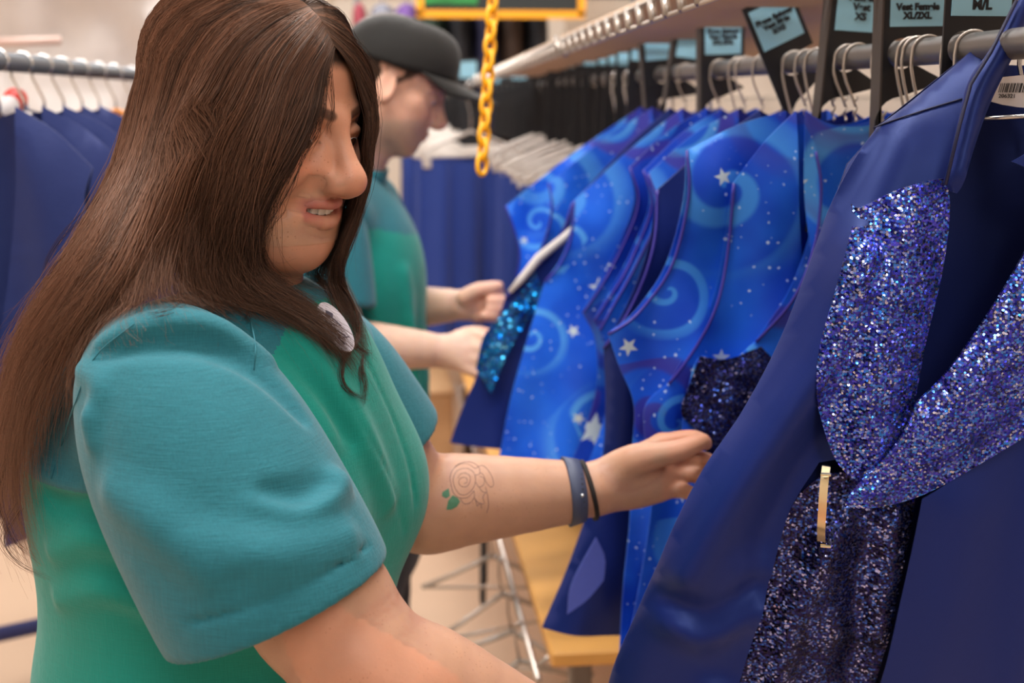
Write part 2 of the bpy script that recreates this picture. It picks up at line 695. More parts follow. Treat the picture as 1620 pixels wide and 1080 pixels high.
def head_field(F, M, smile=True, fleshy=1.0, nose=1.0):
    """x forward, y to the person's left, z up; origin between the eyes' level and the ears"""
    F.frame(M)
    F.ell((-.017, 0, .036), (.095, .0775, .083), .02)
    F.ell((.015, 0, .040), (.060, .062, .056), .03)
    F.ell((.030, 0, -.028), (.053, .060, .070), .03)
    # brow
    for sy in (-1, 1):
        F.chain([(.0815, .010 * sy, .014), (.078, .028 * sy, .018), (.062, .048 * sy, .014)], [.008, .0075, .006], .016)
    # jaw
    F.ell((.036, 0, -.078), (.046, .046 * (0.9 + .1 * fleshy), .032), .03)
    F.ball((.0650, 0, -.0990), .0190, .018)
    for sy in (-1, 1):
        F.ell((.022, .036 * sy, -.055), (.044, .024 * (.8 + .2 * fleshy), .036), .03)
    for sy in (-1, 1):
        F.cone((.0, .052 * sy, -.050), (.056, .020 * sy, -.094), .015, .015, .03)
    if fleshy > 1:
        F.ell((.030, 0, -.108), (.038, .034, .018), .03)
    # muzzle
    F.ell((.058, 0, -.056), (.026, .032, .028), .02)
    # cheeks
    ch = .0205 if smile else .017
    for sy in (-1, 1):
        F.ball((.0615, .0375 * sy, -.0315), ch, .022)
        F.ball((.048, .047 * sy, -.014), .017, .02)
    # eye hollows
    for sy in (-1, 1):
        F.ell((.093, .0315 * sy, -.001), (.018, .019, .0125), .018, 'c')
    # nose
    n = nose
    F.chain([(.0825, 0, .014), (.0895, 0, .001), (.099 * 1, 0, -.017), (.1065 + .004 * (n - 1), 0, -.0315)], [.0070, .0070, .0078 * n, .0094 * n], .012, n=9)
    F.ball((.1085, 0, -.0350), .0108 * n, .010)
    for sy in (-1, 1):
        F.ell((.0950, .0122 * sy * n, -.0390), (.0130, .0076, .0090), .010)
        F.ell((.1020, .0068 * sy * n, -.0485), (.0075, .0036, .0045), .003, 'c', rot=(0, 0, -.35 * sy))
    F.cone((.090, 0, -.044), (.104, 0, -.045), .0048, .0048, .006)
    for sy in (-1, 1):
        F.chain([(.080, .0125 * sy, -.008), (.0835, .0145 * sy, -.022), (.0860, .0165 * sy, -.034)], [.0060, .0075, .0070], .010, n=7)
    # eyelids
    for sy in (-1, 1):
        F.ball((.0688, .0315 * sy, -.003), .0136, .009)
        F.ell((.0845, .0315 * sy, -.0075), (.0075, .0125, .0030), .003, 'c', rot=(0, .35, 0))
        F.chain([(.0818, .0205 * sy, .0025), (.0832, .0315 * sy, .0052), (.0750, .0440 * sy, .0010)], [.0018, .0022, .0018], .006, n=7)
    if smile:
        up = LIP_UP
        lo = LIP_LO
        for dx in (.004, -.008):
            F.chain([(p[0] + dx, p[1], p[2]) for p in LIP_IN] + [(p[0] + dx, -p[1], p[2]) for p in LIP_IN[-2::-1]], [.0026, .0062, .0072, .0074, .0072, .0062, .0026], .003, 'c', n=19)
        for sy in (-1, 1):
            f = lambda p: (p[0], p[1] * sy, p[2])
            F.chain([f(p) for p in up], [.0018, .0028, .0034, .0031], .003, n=9)
            F.chain([f(p) for p in lo], [.0020, .0038, .0050, .0052], .003, n=9)
            # smile line
            F.chain([(.0905, .0215 * sy, -.0390), (.0840, .0335 * sy, -.0490), (.0725, .0415 * sy, -.0640)], [.0006, .0016, .0006], .016, 'c', n=8)
    else:
        for sy in (-1, 1):
            F.chain([(.077, .024 * sy, -.0655), (.088, .010 * sy, -.0630), (.0905, 0, -.0635)], [.002, .0040, .0042], .006, n=7)
            F.chain([(.077, .024 * sy, -.0675), (.086, .010 * sy, -.0715), (.0875, 0, -.0720)], [.002, .0045, .0050], .006, n=7)
        F.chain([(.082, -.026, -.0665), (.0945, 0, -.0678), (.082, .026, -.0665)], [.0007, .001, .0007], .003, 'c', n=9)
    # ears
    for sy in (-1, 1):
        F.ell((-.010, .0775 * sy, -.012), (.0190, .0060, .0310), .006, rot=(.12 * sy, -.18, .30 * sy))
        F.ell((-.006, .0845 * sy, -.008), (.0100, .0040, .0180), .005, 'c', rot=(.12 * sy, -.18, .30 * sy))


def face_colour(V, M, base, lips, brow, blush, smile=True, stubble=None, scalp=None):
    L = (np.array(M.inverted()) @ np.concatenate([V, np.ones((len(V), 1))], 1).T).T[:, :3]
    C = np.tile(np.array(base), (len(V), 1))
    x, y, z = L.T
    ay = np.abs(y)
    Q = np.stack([x, ay, z], 1)

    def lay(m, c):
        nonlocal C
        C = C * (1 - m[:, None]) + np.array(c) * m[:, None]
    head = (x > -.2) & (x < .2) & (ay < .12) & (z > -.16) & (z < .2)
    hm = head.astype(float)
    lay(hm * .55 * np.exp(-(((x - .066) / .03) ** 2 + ((ay - .038) / .018) ** 2 + ((z + .03) / .018) ** 2)), blush)
    lay(hm * .6 * np.exp(-(((x - .108) / .016) ** 2 + (y / .015) ** 2 + ((z + .038) / .013) ** 2)), blush)
    if smile:
        up, lo = LIP_UP, LIP_LO
        inn = (x < .0885) & (x > .05) & (ay < .027) & (np.abs(z + .0640) < .0120)
        cm = 1 - sstep(ay, .0255, .0305)
        lay(cm * hm * (1 - sstep(seg_dist(Q, up), .0040, .0062)) * .85, lips)
        lay(cm * hm * (1 - sstep(seg_dist(Q, lo), .0050, .0072)) * .85, lips)
        deep = hm * sstep(.080 - x - ay * ay * 14, 0, .003) * inn
        lay(deep, (.10, .02, .02))
    else:
        li = [(.077, .024, -.0665), (.088, .010, -.0675), (.0905, 0, -.0678)]
        lay(hm * .8 * (1 - sstep(seg_dist(Q, li), .0045, .009)), lips)
    bl = [(.088, .012, .0175), (.084, .028, .0225), (.066, .049, .0180)]
    lay(hm * .85 * (1 - sstep(seg_dist(Q, bl), .0030, .0058)) * (x > .05), brow)
    lash = [(.0845, .0195, -.005), (.0868, .0315, -.0045), (.078, .0435, -.006)]
    lay(hm * .8 * (1 - sstep(seg_dist(Q, lash), .0012, .0026)), (.03, .015, .01))
    if stubble is not None:
        s = hm * sstep(x, -.01, .03) * sstep(-z, .035, .07) * (1 - sstep(-z, .105, .13)) * .55
        s *= 1 - .8 * (1 - sstep(seg_dist(Q, [(.077, .024, -.0665), (.0905, 0, -.0678)]), .006, .012))
        lay(s, stubble)
    if scalp is not None:
        hl = sstep(z - .052 - .35 * np.minimum(.075 - x, .12) * 0, .0, .012) * (x > .03) + (x <= .03) * sstep(z + .06 + (x > -.01) * (.03 - x) * 0, 0, .02) * sstep(.035 - x, 0, .02)
        lay(np.clip(hl, 0, 1) * hm * (ay < .1), scalp)
    return C


def skin_material(name, bump=.15, freckle=.0):
    m, nt, b = mat_new(name)
    g = NT(nt)
    at_ = g.n('ShaderNodeAttribute', attribute_name='Col')
    tc = g.n('ShaderNodeTexCoord')
    n1 = g.noise(tc.outputs['Object'], 38, 4)
    n2 = g.noise(tc.outputs['Object'], 420, 3)
    v = g.math('MULTIPLY_ADD', n1.outputs['Fac'], .30, .85)
    c = g.vm('SCALE', at_.outputs['Color'], scale=v)
    if freckle:
        vo = g.n('ShaderNodeTexVoronoi', feature='F1')
        g.put(vo.inputs['Vector'], tc.outputs['Object'])
        vo.inputs['Scale'].default_value = 330
        sp = g.math('SUBTRACT', 1.0, g.step(vo.outputs['Distance'], .12, .30))
        sp = g.math('MULTIPLY', sp, g.step(n1.outputs['Fac'], .42, .62))
        sel = g.n('ShaderNodeSeparateColor'); g.put(sel.inputs[0], vo.outputs['Color'])
        sp = g.math('MULTIPLY', sp, g.step(sel.outputs[0], .55, .75))
        c = g.mix(g.math('MULTIPLY', sp, freckle), c, (.30, .10, .045))
    nt.links.new(c, b.inputs['Base Color'])
    b.inputs['Roughness'].default_value = .48
    b.inputs['Specular IOR Level'].default_value = .38
    b.inputs['Subsurface Weight'].default_value = .25
    b.inputs['Subsurface Radius'].default_value = (1, .35, .2)
    b.inputs['Subsurface Scale'].default_value = .006
    bp = g.n('ShaderNodeBump')
    bp.inputs['Strength'].default_value = bump
    bp.inputs['Distance'].default_value = .0006
    nt.links.new(n2.outputs['Fac'], bp.inputs['Height'])
    nt.links.new(bp.outputs['Normal'], b.inputs['Normal'])
    return m


SKIN = skin_material('skin', .2, .55)
SKIN_MAN = skin_material('skin_of_man', .2, .1)
TEETH = simple('teeth', (.88, .82, .72), .25)
EYE = simple('eye_white', (.75, .70, .66), .15)
IRIS = simple('iris', (.05, .022, .012), .1)


def eyes(M, parent, look=(1, 0, -.35)):
    for sy in (-1, 1):
        mb = MB()
        d = Vector(look).normalized()
        rot = d.to_track_quat('Z', 'Y').to_matrix()
        mb.lathe([(.0121 * math.sin(a), .0121 * math.cos(a)) for a in np.linspace(.0001, math.pi, 15)], 24, rot, (.0705, .0315 * sy, -.004))
        mb.move(M)
        o = mb.build('eye', [EYE, IRIS], parent, smooth=True)
        ax = (M.to_3x3() @ d).normalized()
        c = M @ Vector((.0705, .0315 * sy, -.004))
        for p in o.data.polygons:
            if (Vector(p.center) - c).normalized().dot(ax) > .885:
                p.material_index = 1


def teeth(M, parent):
    mb = MB()
    ws = [.0082, .0066, .0070, .0064, .006]
    for sy in (-1, 1):
        s = 0.0
        for k, w in enumerate(ws):
            yc = s + w / 2
            s += w
            a = yc / .030
            x = .0830 - .030 * (1 - math.cos(a)) * 1.0
            y = .030 * math.sin(a) * sy
            h = [.0092, .0086, .0088, .0078, .007][k]
            t = MB()
            t.box((0, 0, 0), (.006, w * 1.0, h), None, .0012)
            t.move(Matrix.Translation((x, y, -.0640 + .0004 * k - (h - .0085) / 2)) @ Matrix.Rotation(a * sy, 4, 'Z'))
            mb.add(t.v, t.f)
    mb.move(M)
    return mb.build('teeth', TEETH, parent, smooth=True)

# ---------------------------------------------------------------- the woman in front
def raycast_many(F, pts, d0=.75, d1=1.75, n=100):
    """depths at which pixels' rays first enter a field (nan where they miss)"""
    rays = np.array([tuple(ray(x, y)) for x, y in pts]); c = np.array(CAM_LOC)
    ds = np.linspace(d0, d1, n)
    v = F.eval((c + ds[None, :, None] * rays[:, None, :]).astype(np.float32))
    ins = v < 0
    hitm = ins.any(1)
    i = np.maximum(ins.argmax(1), 1)
    a, b = ds[i - 1], ds[i]
    for _ in range(11):
        m = (a + b) / 2
        w = F.eval((c + m[:, None] * rays).astype(np.float32)) < 0
        b = np.where(w, m, b); a = np.where(w, a, m)
    return np.where(hitm, b, np.nan)


def raycast(F, px, py):
    d = raycast_many(F, [(px, py)])[0]
    return None if np.isnan(d) else d


def on_field(F, pts, back=0.0):
    return [at(x, y, d + back) for (x, y), d in zip(pts, raycast_many(F, pts)) if not np.isnan(d)]


PSI, PHI = R(29), R(11)
_hf = RH * math.cos(PSI) - FH * math.sin(PSI)
W_HEAD = frame_mat((0, 0, 0), _hf * math.cos(PHI) - UP * math.sin(PHI), UP * math.cos(PHI) + _hf * math.sin(PHI), 1.03)
W_HEAD.translation = at(539, 212, 1.105) - W_HEAD.to_3x3() @ Vector((.0905, 0, .003))

WF = RH * math.cos(R(20)) - FH * math.sin(R(20))       # the way her chest faces
WL = UP.cross(WF)
S_R = at(268, 618, 1.03)
W_O = S_R + WL * .175
W_BODY = frame_mat(W_O, WF, UP, 1.0)
W_INV = W_BODY.inverted()
S_L = W_BODY @ Vector((-.045, .155, -.045))
ELB_R, WRI_R = at(585, 1062, 1.0), at(925, 1205, 1.06)
ELB_L, WRI_L = at(655, 795, 1.43), at(930, 776, 1.46)

woman = thing('person', 'young woman with long brown hair smiling down in a teal shirt, touching the sequinned vest', 'person',
              (W_O.x, W_O.y, 0))


def arm_field(F, s, e, w, r):
    F.frame(None)
    s, e, w = Vector(s), Vector(e), Vector(w)
    F.chain([s, s.lerp(e, .45), e, e.lerp(w, .22), e.lerp(w, .6), w], r, .02, n=14, inner=.012)


def woman_field():
    F = Field()
    head_field(F, W_HEAD, True, 1.2, 1.1)
    F.frame(None)
    hn = W_HEAD @ Vector((-.022, 0, -.075))
    base = W_BODY @ Vector((-.03, 0, -.01))
    F.chain([hn, hn.lerp(base, .5), base], [.050, .052, .066], .02, inner=.02)
    F.frame(W_BODY)
    for sy in (-1, 1):
        F.cone((-.03, .04 * sy, -.005), (-.02, .13 * sy, -.035), .045, .05, .03)
    F.ell((-.05, 0, -.14), (.10, .15, .16), .04)
    F.ell((-.06, 0, -.36), (.12, .155, .2), .05)
    F.ell((-.07, 0, -.56), (.12, .16, .16), .05)
    arm_field(F, S_R, ELB_R, WRI_R, [.056, .061, .052, .052, .042, .030])
    arm_field(F, S_L, ELB_L, WRI_L, [.054, .056, .050, .050, .041, .0300])
    # left hand: palm to the lens, thumb up, closing on the vest's edge
    w = WRI_L
    mcp = [at(1046, 702, 1.482), at(1056, 728, 1.482), at(1053, 753, 1.480), at(1042, 777, 1.476)]
    for m_, r_ in zip(mcp, (.0125, .0130, .0128, .0115)):
        F.cone(w + (m_ - w) * .12, m_, .021, r_, .016)
    F.ell(at(1000, 757, 1.468), (.036, .014, .031), .02)
    fing = [
        ([mcp[0], at(1080, 694, 1.474), at(1103, 694, 1.464), at(1117, 702, 1.455)], [.0105, .0095, .0085, .0068]),
        ([mcp[1], at(1092, 723, 1.482), at(1121, 730, 1.467), at(1130, 736, 1.450)], [.0110, .0098, .0088, .0070]),
        ([mcp[2], at(1090, 749, 1.478), at(1116, 757, 1.460), at(1122, 762, 1.442)], [.0106, .0095, .0086, .0068]),
        ([mcp[3], at(1075, 775, 1.472), at(1097, 782, 1.455), at(1104, 786, 1.440)], [.0095, .0084, .0076, .0062]),
    ]
    for p, r in fing:
        F.chain(p, r, .006, n=10, inner=.003)
    F.chain([at(968, 752, 1.462), at(1005, 728, 1.450), at(1046, 719, 1.444), at(1080, 711, 1.442), at(1112, 696, 1.447)],
            [.018, .0175, .0125, .0108, .0074], .010, n=13, inner=.006)
    # right hand, reaching on below the picture
    w2 = WRI_R
    fd = (WRI_R - ELB_R).normalized()
    sd = fd.cross(UP).normalized()
    for k in range(4):
        o = sd * (.024 - .016 * k)
        m_ = w2 + fd * .085 + o
        F.cone(w2 + o * .4, m_, .018, .0115, .014)
        F.chain([m_, m_ + fd * .035 - UP * .006, m_ + fd * .055 - UP * .022, m_ + fd * .058 - UP * .042], [.0105, .0095, .0085, .007], .006, n=8)
    F.chain([w2 + fd * .02 + UP * .0 - sd * -.02, w2 + fd * .055 + sd * .042 - UP * .01, w2 + fd * .09 + sd * .045 - UP * .02], [.017, .012, .008], .01, n=7)
    return F


WFIELD = woman_field()


def woman_body():
    F = WFIELD
    neck_z = (W_HEAD @ Vector((-.02, 0, -.115))).z
    hc = Vector(W_HEAD.translation)
    V1, F1 = F.mesh((hc.x - .17, hc.y - .17, neck_z), (hc.x + .17, hc.y + .17, hc.z + .17), .0014, 1)
    lo = at(640, 860, 1.5); hi = at(1160, 640, 1.5)
    y0, y1 = W_O.y, W_O.y + .7
    V2, F2 = F.mesh((lo.x - .02, at(900, 800, 1.30).y, lo.z - .03), (hi.x + .02, at(900, 800, 1.62).y, hi.z + .03), .0019, 1)
    lo2 = at(300, 1080, 1.0)
    V3, F3 = F.mesh((at(290, 900, 1.0).x, at(290, 900, .86).y, at(600, 1290, 1.0).z), (at(1180, 1150, 1.13).x, at(900, 1200, 1.26).y, at(500, 860, .95).z), .0026, 1)
    V4, F4 = F.mesh(W_O - Vector((.3, .28, .62)), W_O + Vector((.36, .32, .12)), .006, 1)
    V, Fs, b = [], [], 0
    for v, f in ((V1, F1), (V2, F2), (V3, F3), (V4, F4)):
        V.append(v); Fs.append(f + b); b += len(v)
    V = np.concatenate(V); Fs = np.concatenate(Fs)
    C = face_colour(V, W_HEAD, (.55, .262, .162), (.40, .112, .092), (.06, .03, .02), (.58, .20, .12), scalp=(.03, .016, .011))
    # thumb and finger tips a little pinker
    return mesh_obj('body', V, Fs, SKIN, woman, col=C)


body_w = woman_body()
eyes(W_HEAD, woman)
teeth(W_HEAD, woman)


# ---- shirt
def cloth_material(name, col, rough=.75, weave=900, slub=.18, sheen=.15):
    m, nt, b = mat_new(name)
    g = NT(nt)
    tc = g.n('ShaderNodeTexCoord')
    mp = g.n('ShaderNodeMapping'); g.put(mp.inputs['Vector'], tc.outputs['Object']); mp.inputs['Scale'].default_value = (60, 60, 700)
    a1 = g.noise(mp.outputs['Vector'], 1.0, 3)
    mp2 = g.n('ShaderNodeMapping'); g.put(mp2.inputs['Vector'], tc.outputs['Object']); mp2.inputs['Scale'].default_value = (700, 500, 45); mp2.inputs['Rotation'].default_value = (0, .25, 0)
    a2 = g.noise(mp2.outputs['Vector'], 1.0, 3)
    f = g.math('ADD', a1.outputs['Fac'], a2.outputs['Fac'])
    v = g.math('MULTIPLY_ADD', f, slub * 2, 1 - slub * 2)
    g.put(b.inputs['Base Color'], g.vm('SCALE', (*col,), scale=v))
    b.inputs['Roughness'].default_value = rough
    b.inputs['Sheen Weight'].default_value = sheen
    b.inputs['Specular IOR Level'].default_value = .25
    big = g.noise(tc.outputs['Object'], 14, 3, .4)
    h = g.math('MULTIPLY_ADD', big.outputs['Fac'], 6.0, f)
    bp = g.n('ShaderNodeBump'); bp.inputs['Strength'].default_value = .35; bp.inputs['Distance'].default_value = .0012
    g.put(bp.inputs['Height'], h); g.put(b.inputs['Normal'], bp.outputs['Normal'])
    return m


TEAL = cloth_material('teal_sleeve_cloth', srgb(34, 106, 118))
GREEN = cloth_material('sea_green_body_cloth', srgb(8, 134, 120), slub=.09)
SEAM = simple('seam_thread', srgb(34, 104, 116), .8)
TROUSER = cloth_material('dark_trouser_cloth', srgb(26, 30, 44), slub=.1)


def torso_shirt_field():
    F = Field()
    F.frame(W_BODY)
    for sy in (-1, 1):
        F.cone((-.035, .05 * sy, .000), (-.035, .14 * sy, -.035), .055, .062, .04)
    F.ell((-.085, 0, -.13), (.168, .178, .18), .05)
    for sy in (-1, 1):
        F.ell((.026, .072 * sy, -.150), (.086, .090, .100), .05)
    F.ell((.000, 0, -.055), (.092, .115, .120), .05)
    F.ell((-.080, 0, -.38), (.185, .185, .28), .06)
    F.ell((-.080, 0, -.62), (.180, .195, .16), .06)
    F.plane((0, 0, -.70), (0, 0, -1), .004)
    return F


TS = torso_shirt_field()


def ridge_on(F, pts, r, k, op, back):
    """a fold or a crease along a line lying on the cloth"""
    p = on_field(F, pts, back)
    if len(p) > 1:
        r = np.interp(np.linspace(0, 1, len(p)), np.linspace(0, 1, len(r)), r) if hasattr(r, '__len__') else [r] * len(p)
        F.chain(p, r, k, op, n=len(p) * 4)


def shirt_folds(F):
    F.frame(None)

    ridge = lambda *a: ridge_on(F, *a)
    # drag lines across the front panel
    ridge([(425, 545), (455, 590), (490, 640), (515, 700)], [.006, .010, .010, .005], .02, 'u', .006)
    ridge([(400, 590), (440, 640), (478, 700), (505, 760)], [.005, .008, .008, .004], .02, 'u', .006)
    ridge([(440, 540), (500, 600), (560, 690)], [.003, .006, .003], .02, 'c', -.002)
    ridge([(470, 545), (520, 610), (575, 700), (610, 790)], [.004, .008, .008, .004], .022, 'u', .006)
    # button placket
    ridge([(500, 520), (545, 610), (585, 690), (624, 770), (640, 840), (645, 960)], .0012, .005, 'c', 0)
    ridge([(556, 520), (590, 590), (622, 660), (646, 730), (657, 800), (657, 900)], .0012, .005, 'c', 0)
    # back folds
    ridge([(60, 735), (100, 765), (150, 775)], [.003, .006, .003], .015, 'u', .004)
    ridge([(75, 790), (130, 805), (190, 800)], [.003, .005, .003], .02, 'c', -.001)
    ridge([(90, 870), (150, 850), (230, 870)], [.003, .007, .003], .02, 'u', .004)
    ridge([(100, 945), (170, 930), (250, 960)], [.003, .007, .003], .02, 'u', .004)


shirt_folds(TS)
V, Fc = TS.mesh(W_O - Vector((.32, .3, .74)), W_O + Vector((.4, .34, .16)), .0034, 2)
L = (np.array(W_INV) @ np.concatenate([V, np.ones((len(V), 1))], 1).T).T[:, :3]
shirt = mesh_obj('shirt', V, Fc, [GREEN, TEAL], woman)
lc = L[Fc].mean(1)
# the yoke: blue-teal over the shoulders, green below its seams front and back
yoke = ((lc[:, 0] < .045) & (lc[:, 2] > -.05 - .55 * np.maximum(lc[:, 0], 0)) | (lc[:, 0] < -.03) & (lc[:, 2] > -.095))
shirt.data.polygons.foreach_set('material_index', yoke.astype(np.int32))


def sleeve(s, e, r, hem_t, arm_r, name, folds=None, hem_n=None):
    """a loose short sleeve round an arm, open at its hem"""
    s, e = Vector(s), Vector(e)
    F = Field()
    ax = (e - s).normalized()
    L_ = (e - s).length
    F.chain([s - ax * .01, s.lerp(e, .22), s.lerp(e, .5), s.lerp(e, hem_t + .1)], r, .03, n=12, inner=.03)
    hp = s.lerp(e, hem_t)
    n = Vector(hem_n) if hem_n is not None else ax
    if folds:
        folds(F)
    F.plane(hp, n, .002)
    # hollow
    F.cone(s.lerp(e, hem_t - .22), s.lerp(e, hem_t + .35), r[-1] - .0045, r[-1] - .0025, .002, 'c')
    lo = Vector([min(s[i], hp[i]) - .14 for i in range(3)]); hi = Vector([max(s[i], hp[i]) + .14 for i in range(3)])
    V, Fc = F.mesh(lo, hi, .0030, 2)
    o = mesh_obj(name, V, Fc, TEAL, shirt)
    return o, F, hp, n


def near_folds(F):
    ridge = lambda *a: ridge_on(F, *a)
    ridge([(165, 545), (240, 520), (330, 525), (420, 570), (490, 640)], [.004, .011, .014, .013, .005], .014, 'u', .006)
    ridge([(165, 560), (250, 545), (330, 548), (410, 590), (480, 662)], [.002, .006, .009, .007, .002], .014, 'c', .0)
    ridge([(130, 585), (160, 610), (150, 660)], [.003, .005, .003], .014, 'u', .003)
    ridge([(110, 640), (140, 660), (150, 700)], [.003, .004, .003], .014, 'u', .003)
    ridge([(395, 800), (455, 806), (505, 790), (535, 765)], [.002, .007, .012, .010], .012, 'u', .005)
    ridge([(420, 775), (475, 778), (520, 757)], [.002, .008, .006], .012, 'c', 0)
    ridge([(330, 860), (430, 880), (540, 850)], [.003, .011, .004], .024, 'u', .006)
    ridge([(190, 780), (260, 830), (330, 900)], [.003, .008, .003], .03, 'u', .006)
    ridge([(296, 986), (400, 960), (500, 915), (585, 862)], .0012, .004, 'c', 0)


hem_dir = (at(597, 886, 1.0) - at(300, 1012, 1.0))
hem_n = C_F.cross(hem_dir).normalized()
if hem_n.dot(ELB_R - S_R) < 0: hem_n = -hem_n
hem_n = (hem_n + C_F * .12).normalized()
sleeve_axis_end = at(560, 1180, .99)
sl_r, SLF, hp, _ = sleeve(at(268, 622, 1.03), sleeve_axis_end, [.064, .080, .082, .076], .604, .06, 'sleeve', near_folds, hem_n)
sl_l, _, _, _ = sleeve(S_L, ELB_L, [.058, .062, .062, .060], .62, .055, 'sleeve')

# seams of yoke and armhole
mb = MB()
for pts in ([(212, 512), (150, 565), (118, 640), (98, 700), (80, 757)], [(396, 505), (404, 545), (402, 585)]):
    best = []
    for (x, y) in pts:
        dd = [q for q in (raycast(TS, x, y), raycast(SLF, x, y)) if q]
        if dd: best.append(at(x, y, min(dd) - .0018))
    if len(best) > 1:
        mb.tube([Vector(p) for p in catmull([tuple(b) for b in best], 20)], .0006, 5)
mb.build('seam', SEAM, shirt, True)

# stand collar
cb = W_BODY @ Vector((-.024, 0, .018))
mb = MB()
ax = (W_HEAD @ Vector((-.01, 0, -.09)) - cb).normalized()
prof = [(.083, -.03), (.077, -.004), (.0725, .012), (.070, .024), (.0685, .024), (.071, .008), (.075, -.02)]
q = ax.to_track_quat('Z', 'Y').to_matrix()
mb.lathe(prof, 40, q, cb)
mb.build('collar', TEAL, shirt, True)

# name badge
p = on_field(TS, [(505, 492), (542, 555), (544, 510), (508, 540)])
BADGE = simple('badge_white', srgb(214, 210, 222), .35)
INK = simple('badge_print', srgb(70, 74, 100), .5)
if len(p) == 4:
    c = (p[0] + p[1]) / 2
    lng = (p[1] - p[0]).normalized()
    side = (p[2] - p[3]); side = (side - lng * side.dot(lng)).normalized()
    nn = lng.cross(side).normalized()
    if nn.dot(C_F) > 0: nn = -nn
    c = c + nn * .006
    mb = MB()
    N = 28
    ring = lambda s_, h: [c + lng * (.026 * s_ * math.cos(2 * math.pi * k / N)) + side * (.0165 * s_ * math.sin(2 * math.pi * k / N)) + nn * h for k in range(N)]
    a, b_ = ring(1, 0), ring(1, .002)
    mb.add(a + b_, [tuple(range(N))[::-1], tuple(range(N, 2 * N))] + [(k, (k + 1) % N, N + (k + 1) % N, N + k) for k in range(N)])
    badge = mb.build('name_badge', BADGE, woman)
    mb = MB()
    for (u, v, l, w, a_) in ((-.013, 0, .008, .006, .9), (-.004, .004, .010, .0012, .5), (-.003, -.004, .011, .0012, 1.2), (.006, 0, .013, .0014, .8), (.012, .004, .009, .0012, 1.4), (.014, -.004, .009, .0012, .4)):
        d1 = (lng * math.cos(a_) + side * math.sin(a_)); d2 = nn.cross(d1)
        m3 = Matrix((d1, d2, nn)).transposed()
        mb.box(c + lng * u + side * v + nn * .0021, (l, w, .0006), m3)
    mb.build('printed_name', INK, badge)

# trousers below the picture
F = Field(); F.frame(W_BODY)
F.ell((-.055, 0, -.66), (.145, .185, .15), .04)
for sy in (-1, 1):
    F.chain([(-.055, .085 * sy, -.68), (-.05, .085 * sy, -1.02), (-.06, .09 * sy, -1.30), (-.06, .09 * sy, -W_O.z + .06)], [.098, .075, .062, .055], .03, n=16)
F.frame(None)
F.plane((0, 0, .05), (0, 0, -1), .004)
V, Fc = F.mesh((W_O.x - .3, W_O.y - .3, .02), (W_O.x + .3, W_O.y + .3, W_O.z - .52), .009, 1)
mesh_obj('trousers', V, Fc, TROUSER, woman)
SHOE = simple('black_shoe', (.02, .02, .022), .45)
for sy in (-1, 1):
    F = Field(); F.frame(W_BODY)
    zf = -W_O.z
    F.cone((-.10, .09 * sy, zf + .045), (.08, .09 * sy, zf + .032), .042, .036, .03)
    F.cone((-.07, .09 * sy, zf + .05), (-.065, .09 * sy, zf + .10), .045, .05, .03)
    F.plane((0, 0, zf), (0, 0, -1), .004)
    c = W_BODY @ Vector((-.02, .09 * sy, zf + .06))
    V, Fc = F.mesh(c - Vector((.25, .25, .08)), c + Vector((.25, .25, .12)), .006, 1)
    mesh_obj('shoe', V, Fc, SHOE, woman)

# wristband, hair tie and tattoo
BAND = simple('slate_rubber', srgb(62, 68, 92), .55)
DARKR = simple('hair_elastic', srgb(26, 18, 16), .8)


def wrist_ring(px, py0, py1, w, t, name, mat, tilt=0.0, n=40):
    """a band closely round the left wrist, shaped on the arm itself"""
    a = (WRI_L - ELB_L).normalized()
    p0 = on_field(WFIELD, [(px, (py0 + py1) / 2)])[0]
    s = (p0 - ELB_L).dot(a)
    c = ELB_L + a * s
    u = a.cross(UP).normalized(); v = a.cross(u)
    mb = MB(); vs = []
    for dz in (-.5, -.46, .46, .5):
        for k in range(n):
            an = 2 * math.pi * k / n
            d = u * math.cos(an) + v * math.sin(an)
            cc = c + a * (dz * w + tilt * math.sin(an) * .02)
            rs = np.linspace(.012, .07, 59)
            val = WFIELD.eval(np.array([tuple(cc + d * r_) for r_ in rs], dtype=np.float32))
            r_ = rs[np.argmax(val > 0)]
            vs.append((cc, d, r_))
    inner = [cc + d * (r_ - .002) for cc, d, r_ in vs]
    outer = [cc + d * (r_ + t * (1 if 0 < i // n < 3 else .5)) for i, (cc, d, r_) in enumerate(vs)]
    fs = []
    for i in range(3):
        for k in range(n):
            k2 = (k + 1) % n
            fs.append((4 * n + i * n + k, 4 * n + i * n + k2, 4 * n + (i + 1) * n + k2, 4 * n + (i + 1) * n + k))
    for k in range(n):
        k2 = (k + 1) % n
        fs.append((k, k2, 4 * n + k2, 4 * n + k)); fs.append((3 * n + k, 7 * n + k, 7 * n + k2, 3 * n + k2))
    mb.add(inner + outer, fs)
    return mb.build(name, mat, woman, True), c, a


wb, wc, wa = wrist_ring(917, 733, 822, .0190, .0035, 'wristband', BAND, .1)
mb = MB()
for k, y in enumerate((750, 757, 765, 773, 783, 793, 802)):
    p = on_field(WFIELD, [(919 + k * .9, y)])
    if p:
        q = p[0] - C_F * .0037
        mb.lathe([(0, .0006), (.0011, .0006), (.0014, 0)], 10, (-C_F).to_track_quat('Z', 'Y').to_matrix(), q)
mb.build('band_hole', simple('band_hole_dark', (.02, .02, .03), .6), wb)
p = on_field(WFIELD, [(921, 783)])[0] - C_F * .0040
MB().lathe([(0, .0014), (.0016, .0012), (.0021, 0)], 12, (-C_F).to_track_quat('Z', 'Y').to_matrix(), p).build('clasp_stud', simple('clasp_steel', (.8, .8, .8), .2, 1), wb, True)
wrist_ring(940, 733, 818, .0052, .0032, 'hair_tie', DARKR, .35)

